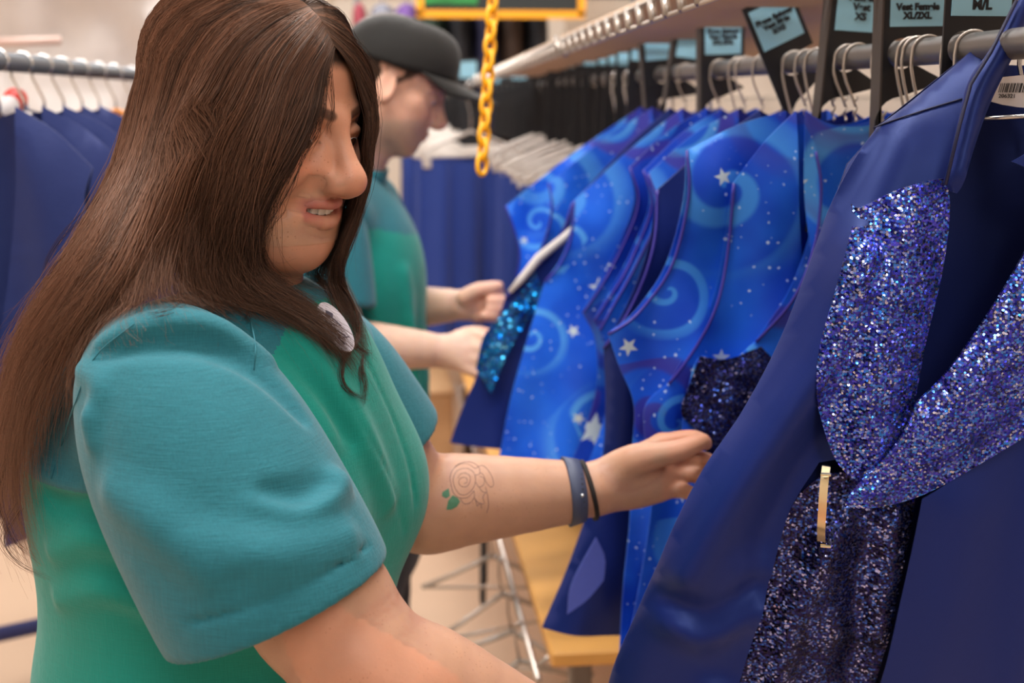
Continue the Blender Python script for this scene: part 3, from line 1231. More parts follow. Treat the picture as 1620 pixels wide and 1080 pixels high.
rose = [
    [(724, 757), (728, 750), (736, 748), (743, 752), (744, 760), (740, 768), (733, 770), (727, 766), (726, 760), (731, 755), (738, 756), (739, 762), (734, 765)],
    [(720, 772), (717, 760), (721, 747), (731, 741), (743, 742), (751, 750), (752, 762), (747, 774), (737, 782), (727, 781), (720, 772)],
    [(714, 768), (712, 755), (717, 742), (728, 734), (741, 734), (752, 741)],
    [(714, 768), (718, 780), (727, 787), (740, 786), (750, 776)],
    [(717, 742), (722, 736), (733, 731), (746, 731), (757, 738), (759, 748), (752, 752)],
    [(727, 787), (734, 796), (743, 795), (750, 787), (750, 776)],
    [(752, 741), (762, 736), (770, 741), (778, 753), (781, 766), (776, 770), (769, 762), (764, 750), (759, 748)],
    [(752, 762), (758, 770), (765, 766), (766, 757), (759, 753)],
    [(750, 787), (757, 795), (766, 796), (764, 786), (770, 778), (772, 788), (773, 800), (770, 811)],
    [(752, 790), (755, 800), (760, 795), (762, 804)],
    [(758, 770), (763, 777), (770, 778), (768, 770)],
]
INKT = simple('tattoo_ink', srgb(112, 84, 80), .6)
LEAF = simple('tattoo_green', srgb(62, 112, 82), .6, noise=.3, nscale=500)
mb = MB()
for s in rose:
    q = catmull([(a, b, 0) for a, b in s], len(s) * 4)
    w = on_field(WFIELD, [(a, b) for a, b, _ in q], .0001)
    if len(w) > 2:
        mb.tube(w, .00040, 4, cap=False)
tattoo = mb.build('tattoo', INKT, woman, True)
tattoo['label'] = 'line drawing of a rose on the forearm'
mb = MB()
for lf in ([(710, 772), (700, 778), (699, 784), (706, 788), (712, 784)], [(716, 783), (709, 792), (706, 806), (714, 806), (723, 801), (728, 793), (724, 787)]):
    cx, cy = sum(a for a, b in lf) / len(lf), sum(b for a, b in lf) / len(lf)
    ringp = on_field(WFIELD, lf, -.00035); ctr = on_field(WFIELD, [(cx, cy)], -.00045)
    low = on_field(WFIELD, lf, .0006)
    n = len(ringp)
    mb.add(ringp + ctr + low, [(k, (k + 1) % n, n) for k in range(n)] + [(k, n + 1 + k, n + 1 + (k + 1) % n, (k + 1) % n) for k in range(n)])
mb.build('tattoo_leaf', LEAF, tattoo)

# ---------------------------------------------------------------- her hair
def fields_depth(pts):
    dd = [raycast_many(F, pts) for F in (WFIELD, TS, SLF)]
    return np.fmin(np.fmin(dd[0], dd[1]), dd[2])


HEADF = Field()
head_field(HEADF, W_HEAD, True, 1.2, 1.1)
HEADF.frame(None)


def push_out(P, F, margin, steps=3, reach=.06):
    """lift points that lie inside a field to margin above its surface"""
    sh = P.shape
    Q = P.reshape(-1, 3).copy()
    mg = np.broadcast_to(margin, sh[:-1]).reshape(-1)
    for _ in range(steps):
        d = F.eval(Q.astype(np.float32))
        k = np.nonzero(d < mg)[0]
        if len(k) == 0: break
        e = .002
        g = np.stack([F.eval((Q[k] + np.eye(3)[a] * e).astype(np.float32)) - d[k] for a in range(3)], -1)
        g /= np.linalg.norm(g, axis=1, keepdims=True) + 1e-9
        Q[k] += g * np.clip(mg[k] - d[k], 0, .03)[:, None]
    return Q.reshape(sh)


def guide(rows, off0, off1, n=22):
    """rows of (px, py) or (px, py, d): points without a depth lie off0..off1 in front of what they fall on"""
    xy = [(r[0], r[1]) for r in rows]
    d = fields_depth(xy)
    m = len(rows)
    off = np.interp(np.arange(m), [0, min(3, m - 1), m - 1], [off0, off1, off1])
    d = d - off
    for i, r in enumerate(rows):
        if len(r) > 2: d[i] = r[2]
    k = np.nonzero(~np.isnan(d))[0]
    d = np.interp(np.arange(m), k, d[k])
    d2 = d.copy()
    d2[1:-1] = .25 * d[:-2] + .5 * d[1:-1] + .25 * d[2:]
    W = np.array([tuple(at(x, y, z)) for (x, y), z in zip(xy, d2)])
    W = catmull(W, n)
    return push_out(W, HEADF, np.interp(np.arange(n), [0, n * .3, n], [off0, max(off1, .006), .006]))


near = [
    guide([(530, 72), (512, 105), (502, 150), (484, 200), (452, 255), (416, 310), (398, 360), (402, 410), (424, 450), (458, 478), (508, 522), (540, 560), (566, 605)], .004, .012),
    guide([(524, 52), (486, 110), (456, 180), (424, 250), (396, 320), (382, 380), (386, 430), (422, 468), (470, 498), (520, 530), (556, 570)], .005, .016),
    guide([(508, 35), (458, 100), (430, 180), (404, 260), (380, 340), (368, 410), (378, 455), (412, 480), (455, 492)], .006, .024),
    guide([(492, 20), (418, 90), (378, 180), (346, 270), (326, 350), (318, 420), (332, 470), (368, 494)], .007, .028),
    guide([(478, 8), (378, 70), (326, 170), (292, 270), (266, 350), (248, 420), (244, 470), (266, 500)], .008, .028),
    guide([(456, 0), (340, 55), (280, 160), (246, 270), (216, 350, 1.02), (180, 420, 1.0), (140, 480, 1.0), (104, 530, 1.01), (74, 590, 1.03), (52, 660, 1.05), (46, 720, 1.06)], .008, .022),
    guide([(436, -12), (300, 45), (240, 150), (210, 260, 1.08), (172, 345, 1.05), (125, 425, 1.04), (75, 500, 1.05), (40, 570, 1.07), (24, 660, 1.08), (20, 760, 1.09), (36, 850, 1.09)], .006, .014),
    guide([(410, -25, 1.11), (268, 35, 1.12), (212, 140, 1.13), (186, 250, 1.13), (145, 340, 1.12), (98, 425, 1.11), (50, 505, 1.11), (16, 590, 1.12), (0, 690, 1.12), (-2, 790, 1.12), (24, 870, 1.12), (60, 915, 1.12)], 0, 0),
    guide([(400, -25, 1.13), (276, 35, 1.17), (220, 140, 1.19), (198, 250, 1.20), (165, 345, 1.19), (120, 430, 1.18), (75, 510, 1.18), (40, 600, 1.18), (20, 700, 1.18), (24, 790, 1.18), (48, 870, 1.18)], 0, 0),
]
far = [
    guide([(524, 70), (540, 93), (554, 122, 1.105), (562, 165, 1.115), (566, 210, 1.12), (563, 262, 1.13), (548, 305, 1.14), (541, 350, 1.15), (537, 400, 1.15), (538, 440, 1.15), (554, 485), (572, 535), (566, 590)], .004, .012),
    guide([(516, 55), (540, 86), (556, 122, 1.12), (564, 165, 1.13), (564, 225, 1.14), (544, 290, 1.16), (534, 350, 1.17), (528, 420, 1.17), (534, 470, 1.18), (562, 520), (582, 560)], .005, .014),
    guide([(504, 33), (530, 66), (552, 112, 1.14), (556, 165, 1.16), (548, 240, 1.18), (524, 330, 1.19), (510, 400, 1.19), (505, 460, 1.19), (540, 500, 1.20)], .006, .014),
    guide([(492, 18), (515, 50, 1.14), (540, 112, 1.19), (540, 180, 1.22), (520, 260, 1.23), (490, 340, 1.22), (470, 420, 1.21), (470, 470, 1.20)], .006, .012),
    guide([(460, 0), (460, 50, 1.2), (450, 120, 1.235), (430, 200, 1.25), (400, 300, 1.25), (370, 400, 1.24), (340, 480, 1.22), (300, 560, 1.24)], .006, .012),
    guide([(420, -15), (380, 40, 1.2), (350, 120, 1.24), (320, 220, 1.25), (280, 330, 1.25), (220, 430, 1.25), (150, 520, 1.25), (110, 640, 1.25)], .006, .012),
    guide([(405, -22, 1.13), (300, 38, 1.19), (250, 140, 1.22), (226, 250, 1.23), (190, 345, 1.23), (140, 430, 1.22), (95, 510, 1.22), (60, 600, 1.22), (40, 700, 1.22), (40, 790, 1.22)], 0, 0),
]


def strands(guides, n, seed, dens=None, inner=.016, wave=.0035, npts=24, fly=.03, lowtrim=(.78, 1.0), spread=.16):
    r = np.random.default_rng(seed)
    G = np.array(guides)                                   # g, 22, 3
    ng = len(G)
    nc = max(8, n // 42)
    uc = np.sort(r.random(nc)) * (ng - 1)
    if dens is not None:
        cdf = np.cumsum(dens) / np.sum(dens)
        uc = np.interp(r.random(nc), np.concatenate([[0], cdf]), np.linspace(0, ng - 1, len(cdf) + 1))
    c = r.integers(0, nc, n)
    u0 = np.clip(uc[c] + r.normal(0, spread, n), 0, ng - 1)
    t = np.linspace(0, 1, npts)
    clump = (.52 * t ** 1.2)[None, :]
    U = u0[:, None] * (1 - clump) + uc[c][:, None] * clump
    U = np.clip(U, 0, ng - 1)
    ln = r.uniform(*lowtrim, n)
    T = t[None, :] * ln[:, None] * (G.shape[1] - 1)
    i = np.clip(U.astype(int), 0, ng - 2); fu = U - i
    fu = fu * fu * (3 - 2 * fu) * .35 + fu * .65
    j = np.clip(T.astype(int), 0, G.shape[1] - 2); ft = (T - j)[..., None]

    def samp(a):
        return G[a, j] * (1 - ft) + G[a, j + 1] * ft
    P = samp(i) * (1 - fu[..., None]) + samp(i + 1) * fu[..., None]
    # depth layering towards the head
    lay = r.exponential(.45, n).clip(0, 1.6) * inner
    cd = r.uniform(-.35, 1, nc)[c] * inner * .45
    prof = np.sin(np.clip(t * 1.25, 0, 1) * math.pi / 2) * (.25 + .75 * np.clip(1.2 - t, 0, 1))
    dirv = np.array(C_F)
    P = P + dirv * ((lay + cd)[:, None] * prof[None, :])[..., None]
    # waves shared by a clump, plus each hair's own
    ph = r.uniform(0, 6.28, (nc, 2)); fr = r.uniform(4, 9, nc); am = r.uniform(.3, 1.3, nc) * wave
    env = t ** 1.3
    A = np.array(C_R); B = np.array(C_F)
    w1 = (am[c][:, None] * np.sin(fr[c][:, None] * t + ph[c, 0][:, None]) * env)
    w2 = (am[c][:, None] * np.sin(fr[c][:, None] * 1.3 * t + ph[c, 1][:, None]) * env)
    own = r.normal(0, 1, (n, 3)) * wave * .62
    own2 = r.normal(0, 1, (n, 3)) * wave * .35
    f2 = r.uniform(4, 14, n); p2 = r.uniform(0, 6.28, n)
    P = P + A * w1[..., None] + B * w2[..., None] + own[:, None, :] * env[None, :, None] + own2[:, None, :] * (np.sin(f2[:, None] * t + p2[:, None]) * env)[..., None]
    # stray hairs
    k = r.random(n) < fly
    st = r.normal(0, 1, (n, 3)) * .016 * k[:, None]
    P = P + st[:, None, :] * (t ** 2)[None, :, None] + (st[:, None, :] * .4) * (np.sin(6 * t) * t)[None, :, None]
    mg = (r.uniform(.0015, .008, n)[:, None] * np.interp(t, [0, .15, 1], [.35, 1, 1])[None, :]) * (.5 if spread < .15 else 1)
    P = push_out(P, HEADF, mg, 2)
    near_s = t > .45
    for F in (TS, SLF):
        P[:, near_s] = push_out(P[:, near_s], F, np.broadcast_to(r.uniform(.001, .008, n)[:, None], (n, near_s.sum())), 1)
    return P, u0 / (ng - 1), k, r


def strand_mesh(sets, rad=.00021):
    VV, FF, CC, b = [], [], [], 0
    for P, C, rr in sets:
        n, m, _ = P.shape
        T = np.gradient(P, axis=1)
        T /= np.linalg.norm(T, axis=2, keepdims=True) + 1e-12
        ref = np.array([.31, .92, .21])
        N1 = np.cross(T, ref); N1 /= np.linalg.norm(N1, axis=2, keepdims=True) + 1e-12
        N2 = np.cross(T, N1)
        tt = np.linspace(0, 1, m)
        w = rr * np.clip(1.15 - tt ** 3, .25, 1)
        ring = [P + (N1 * math.cos(a) + N2 * math.sin(a)) * w[None, :, None] for a in (0, 2.094, 4.189)]
        V = np.stack(ring, 2).reshape(-1, 3)
        idx = np.arange(n * m * 3).reshape(n, m, 3) + b
        for a in range(3):
            c = (a + 1) % 3
            FF.append(np.stack([idx[:, :-1, a], idx[:, :-1, c], idx[:, 1:, c], idx[:, 1:, a]], -1).reshape(-1, 4))
        VV.append(V); CC.append(np.repeat(C.reshape(-1, 3), 3, 0)); b += len(V)
    return np.concatenate(VV), np.concatenate(FF), np.concatenate(CC)


def hair_colours(P, u, r, dark, light, k0, k1):
    n, m, _ = P.shape
    t = np.linspace(0, 1, m)
    cl = np.interp(u, np.linspace(0, 1, 90), r.normal(0, .20, 90))[:, None]
    f = np.clip(k0 + cl + k1 * u[:, None] + .35 * t[None, :] * u[:, None] + r.normal(0, .16, n)[:, None], 0, 1)
    return np.array(dark) * (1 - f[..., None]) + np.array(light) * f[..., None]


HAIR = mat_new('brown_hair')
_g = NT(HAIR[1])
_a = _g.n('ShaderNodeAttribute', attribute_name='Col')
_g.put(HAIR[2].inputs['Base Color'], _a.outputs['Color'])
HAIR[2].inputs['Roughness'].default_value = .36
HAIR[2].inputs['Specular IOR Level'].default_value = .42
HAIR[2].inputs['Specular Tint'].default_value = (1, .80, .68, 1)
HAIR = HAIR[0]
DK, LT = (.040, .021, .0145), (.300, .142, .085)
sets = []
for args in ((near, 13000, 3, [1.2, 1.2, 1.25, 1.25, 1.2, 1.1, 1.0, .6], .018, .0105, 26, .08, (.62, 1.0)), (far, 3000, 5, [.8, 1.1, .9, .8, .8, .8], .010, .004, 24, .02, (.7, 1.0), .10)):
    P, u, k, r = strands(*args)
    C = hair_colours(P, u, r, DK, LT, .08, .62) if args[0] is near else hair_colours(P, u, r, DK, LT, -.05, .25)
    sets.append((P, C, .00018))
# loose wisps: curls that fall over the shirt, hairs off the outline
wisps = [
    [(530, 440), (556, 480), (566, 530), (545, 565), (540, 600), (556, 622), (576, 630)],
    [(540, 440), (568, 500), (574, 545), (572, 580), (578, 610), (576, 636)],
    [(520, 450), (540, 500), (558, 540), (575, 556), (588, 558)],
    [(430, 450), (480, 485), (520, 520), (548, 552)],
    [(290, 480), (272, 492), (250, 497), (232, 497)],
    [(380, 450), (396, 478), (394, 500), (384, 510)],
    [(118, 400, 1.1), (85, 430, 1.1), (70, 470, 1.1), (88, 510, 1.1)],
    [(150, 330, 1.12), (105, 370, 1.12), (78, 410, 1.12), (70, 440, 1.12)],
    [(30, 800, 1.1), (5, 850, 1.1), (30, 890, 1.1), (75, 915, 1.1)],
    [(20, 700, 1.1), (-5, 780, 1.1), (20, 850, 1.1), (60, 885, 1.1)],
    [(516, 110), (508, 160), (500, 210), (480, 250)],
    [(519, 108), (525, 150), (520, 185), (512, 215)],
]
rw = np.random.default_rng(11)
for wv in wisps:
    g = guide(wv, .008, .008, 26)
    big = wv[-1][1] > 500 and wv[0][0] > 400
    n = 26 if big else 7
    t = np.linspace(0, 1, 26)
    P = g[None] + rw.normal(0, .0024, (n, 1, 3)) * (1.25 - t)[None, :, None] + rw.normal(0, .0035, (n, 1, 3)) * (t ** 2)[None, :, None] * .6
    C = np.tile(np.array((.05, .023, .015)), (n, 26, 1)) * rw.uniform(.6, 1.6, (n, 1, 1))
    sets.append((P, C, .00020))
hv, hf, hc = strand_mesh(sets)
hair = mesh_obj('hair', hv, hf, HAIR, woman, col=hc)

# ---------------------------------------------------------------- garments cut from flat panels
from mathutils.geometry import delaunay_2d_cdt


class Plane:
    """a garment's own hanging plane: u to the right, v up, n towards the aisle it faces"""
    def __init__(s, o, normal):
        s.o = Vector(o)
        s.n = Vector(normal).normalized()
        s.u = UP.cross(s.n).normalized()
        s.v = s.n.cross(s.u)

    def px(s, x, y):
        q = on_plane(x, y, s.o, s.n) - s.o
        return (q.dot(s.u), q.dot(s.v))

    def w(s, u, v, d=0.0):
        return s.o + s.u * u + s.v * v + s.n * d


def outline(*chains, step=.012):
    """a closed outline from chains of points; smooth inside a chain, a corner where chains meet"""
    out = []
    for c in chains:
        c = [tuple(p) for p in c]
        L_ = sum(math.dist(a, b) for a, b in zip(c[:-1], c[1:]))
        n = max(2, int(L_ / step) + 1)
        q = catmull(c, n) if len(c) > 2 else np.array([np.array(c[0]) + (np.array(c[1]) - np.array(c[0])) * t for t in np.linspace(0, 1, n)])
        for p in q:
            if not out or math.dist(out[-1], p) > step * .2:
                out.append((float(p[0]), float(p[1])))
    if math.dist(out[0], out[-1]) < step * .2:
        out.pop()
    return out


def poly_dist(P, poly, closed=True):
    a = np.array(poly)
    b = np.roll(a, -1, 0) if closed else a[1:]
    if not closed: a = a[:-1]
    out = np.full(len(P), 9.0)
    for p, q in zip(a, b):
        ba = q - p
        t = np.clip(((P - p) @ ba) / (ba @ ba + 1e-12), 0, 1)
        out = np.minimum(out, np.linalg.norm(P - p - t[:, None] * ba, axis=1))
    return out


def panel(name, poly, pl, depth, mat, parent, thick=.0015, step=.012, edge_mat=None):
    """one cut piece of cloth: flat outline poly (u, v), lifted by depth(u, v) off its plane, with real thickness"""
    P = np.array(poly)
    lo, hi = P.min(0), P.max(0)
    gx, gy = np.meshgrid(np.arange(lo[0], hi[0], step), np.arange(lo[1], hi[1], step * .87))
    gx = gx + (np.arange(gx.shape[0]) % 2)[:, None] * step * .5
    G = np.stack([gx.ravel(), gy.ravel()], 1)
    ins = np.zeros(len(G), bool)
    for (x0, y0), (x1, y1) in zip(P, np.roll(P, -1, 0)):
        c = ((y0 > G[:, 1]) != (y1 > G[:, 1])) & (G[:, 0] < (x1 - x0) * (G[:, 1] - y0) / (y1 - y0 + 1e-12) + x0)
        ins ^= c
    G = G[ins]
    G = G[poly_dist(G, poly) > step * .45]
    pts = [Vector(p) for p in poly] + [Vector(g) for g in G]
    n0 = len(poly)
    r = delaunay_2d_cdt(pts, [], [list(range(n0))], 1, 1e-6)
    UV = np.array([tuple(v) for v in r[0]])
    T = np.array([tuple(f) for f in r[2]])
    if len(T) == 0:
        return None
    a, b, c = UV[T[:, 0]], UV[T[:, 1]], UV[T[:, 2]]
    flip = ((b - a)[:, 0] * (c - a)[:, 1] - (b - a)[:, 1] * (c - a)[:, 0]) < 0
    T[flip] = T[flip][:, ::-1]
    D = np.asarray(depth(UV[:, 0], UV[:, 1]))
    O, U, W, N = (np.array(tuple(x)) for x in (pl.o, pl.u, pl.v, pl.n))
    base = O + UV[:, :1] * U + UV[:, 1:] * W
    front = base + D[:, None] * N
    back = base + (D - thick)[:, None] * N
    nv = len(UV)
    ed = {}
    for f in T:
        for i in range(3):
            e = (f[i], f[(i + 1) % 3])
            ed[e] = 1
    rim = [e for e in ed if (e[1], e[0]) not in ed]
    faces = [tuple(f) for f in T] + [tuple(nv + x for x in f[::-1]) for f in T] + [(e[1], e[0], nv + e[0], nv + e[1]) for e in rim]
    V = np.concatenate([front, back])
    o = mesh_obj(name, V, faces, mat, parent, True, uv=np.concatenate([UV, UV]))
    auto_smooth(o, 60)
    return o


def gauss_line(U, V, pts, amp, w):
    """a soft fold of height amp and half-width w along a polyline"""
    P = np.stack([U, V], 1)
    d = poly_dist(P, catmull(pts, max(8, len(pts) * 5)), closed=False)
    return amp * np.exp(-(d / w) ** 2)


# ---- cloth surfaces
def satin(name, col, rough=.38, sheen=.25):
    m, nt, b = mat_new(name)
    g = NT(nt)
    tc = g.n('ShaderNodeTexCoord')
    nz = g.noise(tc.outputs['Object'], 9, 3, .3)
    fine = g.n('ShaderNodeMapping'); g.put(fine.inputs['Vector'], tc.outputs['Object']); fine.inputs['Scale'].default_value = (900, 900, 900)
    n2 = g.noise(fine.outputs['Vector'], 1, 2)
    v = g.math('MULTIPLY_ADD', n2.outputs['Fac'], .3, .85)
    g.put(b.inputs['Base Color'], g.vm('SCALE', col, scale=v))
    b.inputs['Roughness'].default_value = rough
    b.inputs['Specular IOR Level'].default_value = .62
    b.inputs['Specular Tint'].default_value = (.30, .42, 1, 1)
    b.inputs['Sheen Weight'].default_value = sheen
    b.inputs['Sheen Roughness'].default_value = .45
    b.inputs['Sheen Tint'].default_value = (.30, .40, 1, 1)
    bp = g.n('ShaderNodeBump'); bp.inputs['Strength'].default_value = .12; bp.inputs['Distance'].default_value = .01
    g.put(bp.inputs['Height'], nz.outputs['Fac']); g.put(b.inputs['Normal'], bp.outputs['Normal'])
    return m


def sequins(name, size, stops, tilt=.9, rough=.16, base=(.01, .012, .05)):
    m, nt, b = mat_new(name)
    g = NT(nt)
    uv = g.n('ShaderNodeUVMap')
    vo = g.n('ShaderNodeTexVoronoi', feature='F1', voronoi_dimensions='2D')
    g.put(vo.inputs['Vector'], uv.outputs['UV'])
    vo.inputs['Scale'].default_value = 1.0 / size
    vo.inputs['Randomness'].default_value = .8
    sp = g.n('ShaderNodeSeparateColor'); g.put(sp.inputs[0], vo.outputs['Color'])
    col = g.ramp(sp.outputs[0], stops)
    hole = g.step(vo.outputs['Distance'], .07, .13)
    gap = g.math('SUBTRACT', 1.0, g.step(vo.outputs['Distance'], .50, .62))
    disc = g.math('MULTIPLY', hole, gap)
    g.put(b.inputs['Base Color'], g.mix(disc, base, col))
    g.put(b.inputs['Metallic'], g.math('MULTIPLY', disc, .95))
    g.put(b.inputs['Roughness'], g.math('MULTIPLY_ADD', g.math('SUBTRACT', 1.0, disc), .4, rough))
    geo = g.n('ShaderNodeNewGeometry')
    rnd = g.vm('SUBTRACT', vo.outputs['Color'], (.5, .5, .5))
    lump = g.noise(uv.outputs['UV'], 34, 2)
    lv = g.vm('SCALE', g.vm('SUBTRACT', lump.outputs['Color'], (.5, .5, .5)), scale=1.1)
    nn = g.vm('NORMALIZE', g.vm('ADD', g.vm('ADD', geo.outputs['Normal'], lv), g.vm('SCALE', rnd, scale=tilt)))
    g.put(b.inputs['Normal'], nn)
    return m


def star_print(name, base_a, base_b, sw_a, sw_b, seed=0.0, star=True):
    """blue cloth printed with swirls, five-pointed stars and spots, drawn in the cloth's own metres"""
    m, nt, b = mat_new(name)
    g = NT(nt)
    uv0 = g.n('ShaderNodeUVMap').outputs['UV']
    uv = g.vm('ADD', uv0, (seed * .37, seed * .71, 0))
    nz = g.noise(uv, 9, 2, .2)
    base = g.mix(g.step(nz.outputs['Fac'], .35, .65), base_a, base_b)

    def cell(scale, rnd=.75, off=0.0):
        scale = scale * .68 if scale < 40 else scale
        v = g.n('ShaderNodeTexVoronoi', feature='F1', voronoi_dimensions='2D')
        p = g.vm('ADD', uv, (off, off * 1.7, 0))
        g.put(v.inputs['Vector'], p)
        v.inputs['Scale'].default_value = scale
        v.inputs['Randomness'].default_value = rnd
        loc = g.vm('SUBTRACT', p, v.outputs['Position'])
        s = g.n('ShaderNodeSeparateXYZ'); g.put(s.inputs[0], loc)
        c = g.n('ShaderNodeSeparateColor'); g.put(c.inputs[0], v.outputs['Color'])
        r = g.vm('LENGTH', loc)
        a = g.math('ARCTAN2', s.outputs[1], s.outputs[0])
        return r, a, c.outputs

    col = base
    # curling swirls
    for sc, off, cc, tw, lo, hi in ((6.0, .0, sw_a, 20, .1, .75), (7.0, .53, sw_b, -22, .15, .8), (10.0, 1.31, sw_a, 30, .5, .9)):
        r, a, c = cell(sc, .9, off)
        ph = g.math('MULTIPLY_ADD', g.math('POWER', g.math('ADD', r, .004), .6), tw * 2.2, a)
        ph = g.math('ADD', ph, g.math('MULTIPLY', c[0], 6.28))
        wv = g.math('SINE', ph)
        msk = g.math('MULTIPLY', g.step(wv, lo, hi), g.math('SUBTRACT', 1.0, g.step(r, .42 / sc, .74 / sc)))
        msk = g.math('MULTIPLY', msk, g.step(c[1], .30, .34))
        col = g.mix(g.math('MULTIPLY', msk, .68), col, cc)
    # spots in strings
    r, a, c = cell(70, .7, .17)
    rr = g.math('MULTIPLY_ADD', c[1], .0016, .0006)
    dm = g.math('SUBTRACT', 1.0, g.step(g.math('DIVIDE', r, rr), .8, 1.1))
    n2 = g.noise(uv, 16, 1, 1.0)
    band = g.math('SUBTRACT', 1.0, g.step(g.math('ABSOLUTE', g.math('SUBTRACT', n2.outputs['Fac'], .5)), .018, .03))
    col = g.mix(g.math('MULTIPLY', dm, band), col, (.55, .72, .95))
    if star:
        for sc, off, R0 in ((7.0, .29, .0235), (11.0, .87, .012)):
            r, a, c = cell(sc, .85, off)
            ang = g.math('ADD', a, g.math('MULTIPLY', c[2], 1.2))
            seg = 2 * math.pi / 5
            f = g.math('FLOORED_MODULO', ang, seg)
            f = g.math('ABSOLUTE', g.math('SUBTRACT', f, seg / 2))          # 0 in a notch ... pi/5 at a point
            th = g.math('SUBTRACT', math.pi / 5, f)
            Ri = .42
            den = g.math('ADD', g.math('SINE', th), g.math('MULTIPLY', g.math('SINE', g.math('SUBTRACT', math.pi / 5, th)), Ri))
            edge = g.math('DIVIDE', Ri * math.sin(math.pi / 5), den)
            rad = g.math('MULTIPLY', edge, g.math('MULTIPLY_ADD', c[0], R0 * .5, R0 * .7))
            ins = g.math('SUBTRACT', 1.0, g.step(g.math('DIVIDE', r, rad), .93, 1.05))
            ins = g.math('MULTIPLY', ins, g.step(c[1], .28, .30))
            col = g.mix(ins, col, (.62, .72, .74))
    g.put(b.inputs['Base Color'], col)
    b.inputs['Roughness'].default_value = .42
    b.inputs['Specular IOR Level'].default_value = .45
    b.inputs['Specular Tint'].default_value = (.5, .65, 1, 1)
    b.inputs['Sheen Weight'].default_value = .2
    b.inputs['Sheen Tint'].default_value = (.3, .5, 1, 1)
    return m


NAVY = satin('navy_satin', srgb(21, 34, 98), .42, .14)
NAVY_IN = satin('navy_lining', srgb(24, 32, 84), .5, .1)
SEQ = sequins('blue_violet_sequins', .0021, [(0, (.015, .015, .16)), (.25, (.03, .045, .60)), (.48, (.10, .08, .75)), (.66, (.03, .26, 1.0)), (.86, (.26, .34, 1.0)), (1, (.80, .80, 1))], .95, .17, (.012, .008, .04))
SEQ_DK = sequins('shaded_sequins', .0021, [(0, (.010, .006, .03)), (.35, (.020, .016, .09)), (.62, (.03, .035, .24)), (.82, (.05, .16, .70)), (1, (.55, .56, 1.0))], .60, .16, (.008, .005, .018))  # darker copy of the lapel sequins, the lower panel's shade put into colour
BRASS = simple('brass_ring', (.80, .66, .42), .22, 1.0)
STEEL = simple('bright_steel', (.72, .70, .68), .25, 1.0)
WHITE_TAG = simple('white_tag', srgb(238, 232, 232), .6)
BLACK_INK = simple('black_ink', (.01, .01, .012), .7)

# ---------------------------------------------------------------- the navy show jacket
JP = Plane(at(1655, 150, 1.13), -FH * math.cos(R(4)) + RH * math.sin(R(-4)))
jacket = thing('show_jacket', 'navy satin jacket with blue sequin lapels hanging nearest on the right', 'jacket', JP.w(0, .05))
J = JP.px
jl = lambda *p: [J(*q) for q in p]
# front, the hanging side nearest the aisle
fl = outline(jl((1606, 40), (1560, 78), (1478, 142), (1397, 200)),
             jl((1397, 200), (1352, 258), (1312, 335), (1272, 440), (1230, 545), (1180, 640), (1148, 690), (1116, 738), (1086, 795), (1058, 856), (1030, 930), (1000, 1005), (968, 1090), (935, 1250), (910, 1400)),
             jl((910, 1400), (1085, 1410)),
             jl((1085, 1410), (1130, 1240), (1168, 1085), (1205, 950), (1246, 808), (1292, 725)),
             jl((1292, 725), (1380, 690), (1426, 616)),
             jl((1426, 616), (1462, 430), (1490, 290), (1530, 190), (1570, 110), (1606, 40)))


def hang(v):
    """the chest stands forward, the skirts fall away under it"""
    return -.42 * (np.clip(v + .20, -9, 9)) ** 2 * np.where(v < -.20, .62, 1.9)


def d_front(u, v):
    P = np.stack([u, v], 1)
    e = poly_dist(P, jl((1560, 78), (1397, 200), (1312, 335), (1230, 545), (1180, 640), (1116, 738), (1086, 795), (1030, 930), (968, 1090), (935, 1250), (910, 1400)), closed=False)
    d = .040 * (1 - np.exp(-e / .035))
    d += gauss_line(u, v, jl((1352, 400), (1300, 540), (1225, 660), (1150, 775), (1085, 900)), .022, .022)
    d -= gauss_line(u, v, jl((1330, 640), (1270, 740), (1200, 880), (1140, 1060)), .020, .022)
    d += gauss_line(u, v, jl((1060, 985), (1110, 1000), (1190, 960)), .012, .016)
    d -= gauss_line(u, v, jl((1062, 955), (1120, 965), (1200, 920)), .008, .012)
    d += gauss_line(u, v, jl((1440, 190), (1390, 290), (1340, 430)), .008, .02)
    d += gauss_line(u, v, jl((1180, 900), (1130, 1100), (1090, 1300)), .015, .022)
    return d + hang(v)


panel('front_panel', fl, JP, d_front, NAVY, jacket, .002, .009)
# back and lining seen through the opening
bl = outline(jl((1560, 78), (1397, 200)),
             jl((1397, 200), (1330, 320), (1290, 450), (1262, 600), (1235, 760), (1200, 1000), (1150, 1400)),
             jl((1150, 1400), (2150, 1400)),
             jl((2150, 1400), (2110, 1000), (2080, 760), (2050, 600), (2020, 450), (1980, 320), (1913, 200)),
             jl((1913, 200), (1750, 78)),
             jl((1750, 78), (1700, 96), (1655, 100), (1610, 96), (1560, 78)))


def d_back(u, v):
    P = np.stack([u, v], 1)
    e = poly_dist(P, jl((1560, 78), (1397, 200), (1290, 450), (1235, 760), (1150, 1400)), closed=False)
    e2 = poly_dist(P, jl((1750, 78), (1913, 200), (2020, 450), (2080, 760), (2150, 1400)), closed=False)
    return -.045 * (1 - np.exp(-np.minimum(e, e2) / .04)) + .006 * np.sin(u * 42) * np.clip(-v * 2, 0, 1) + hang(v)


panel('back_panel', bl, JP, d_back, NAVY_IN, jacket, .002, .02)
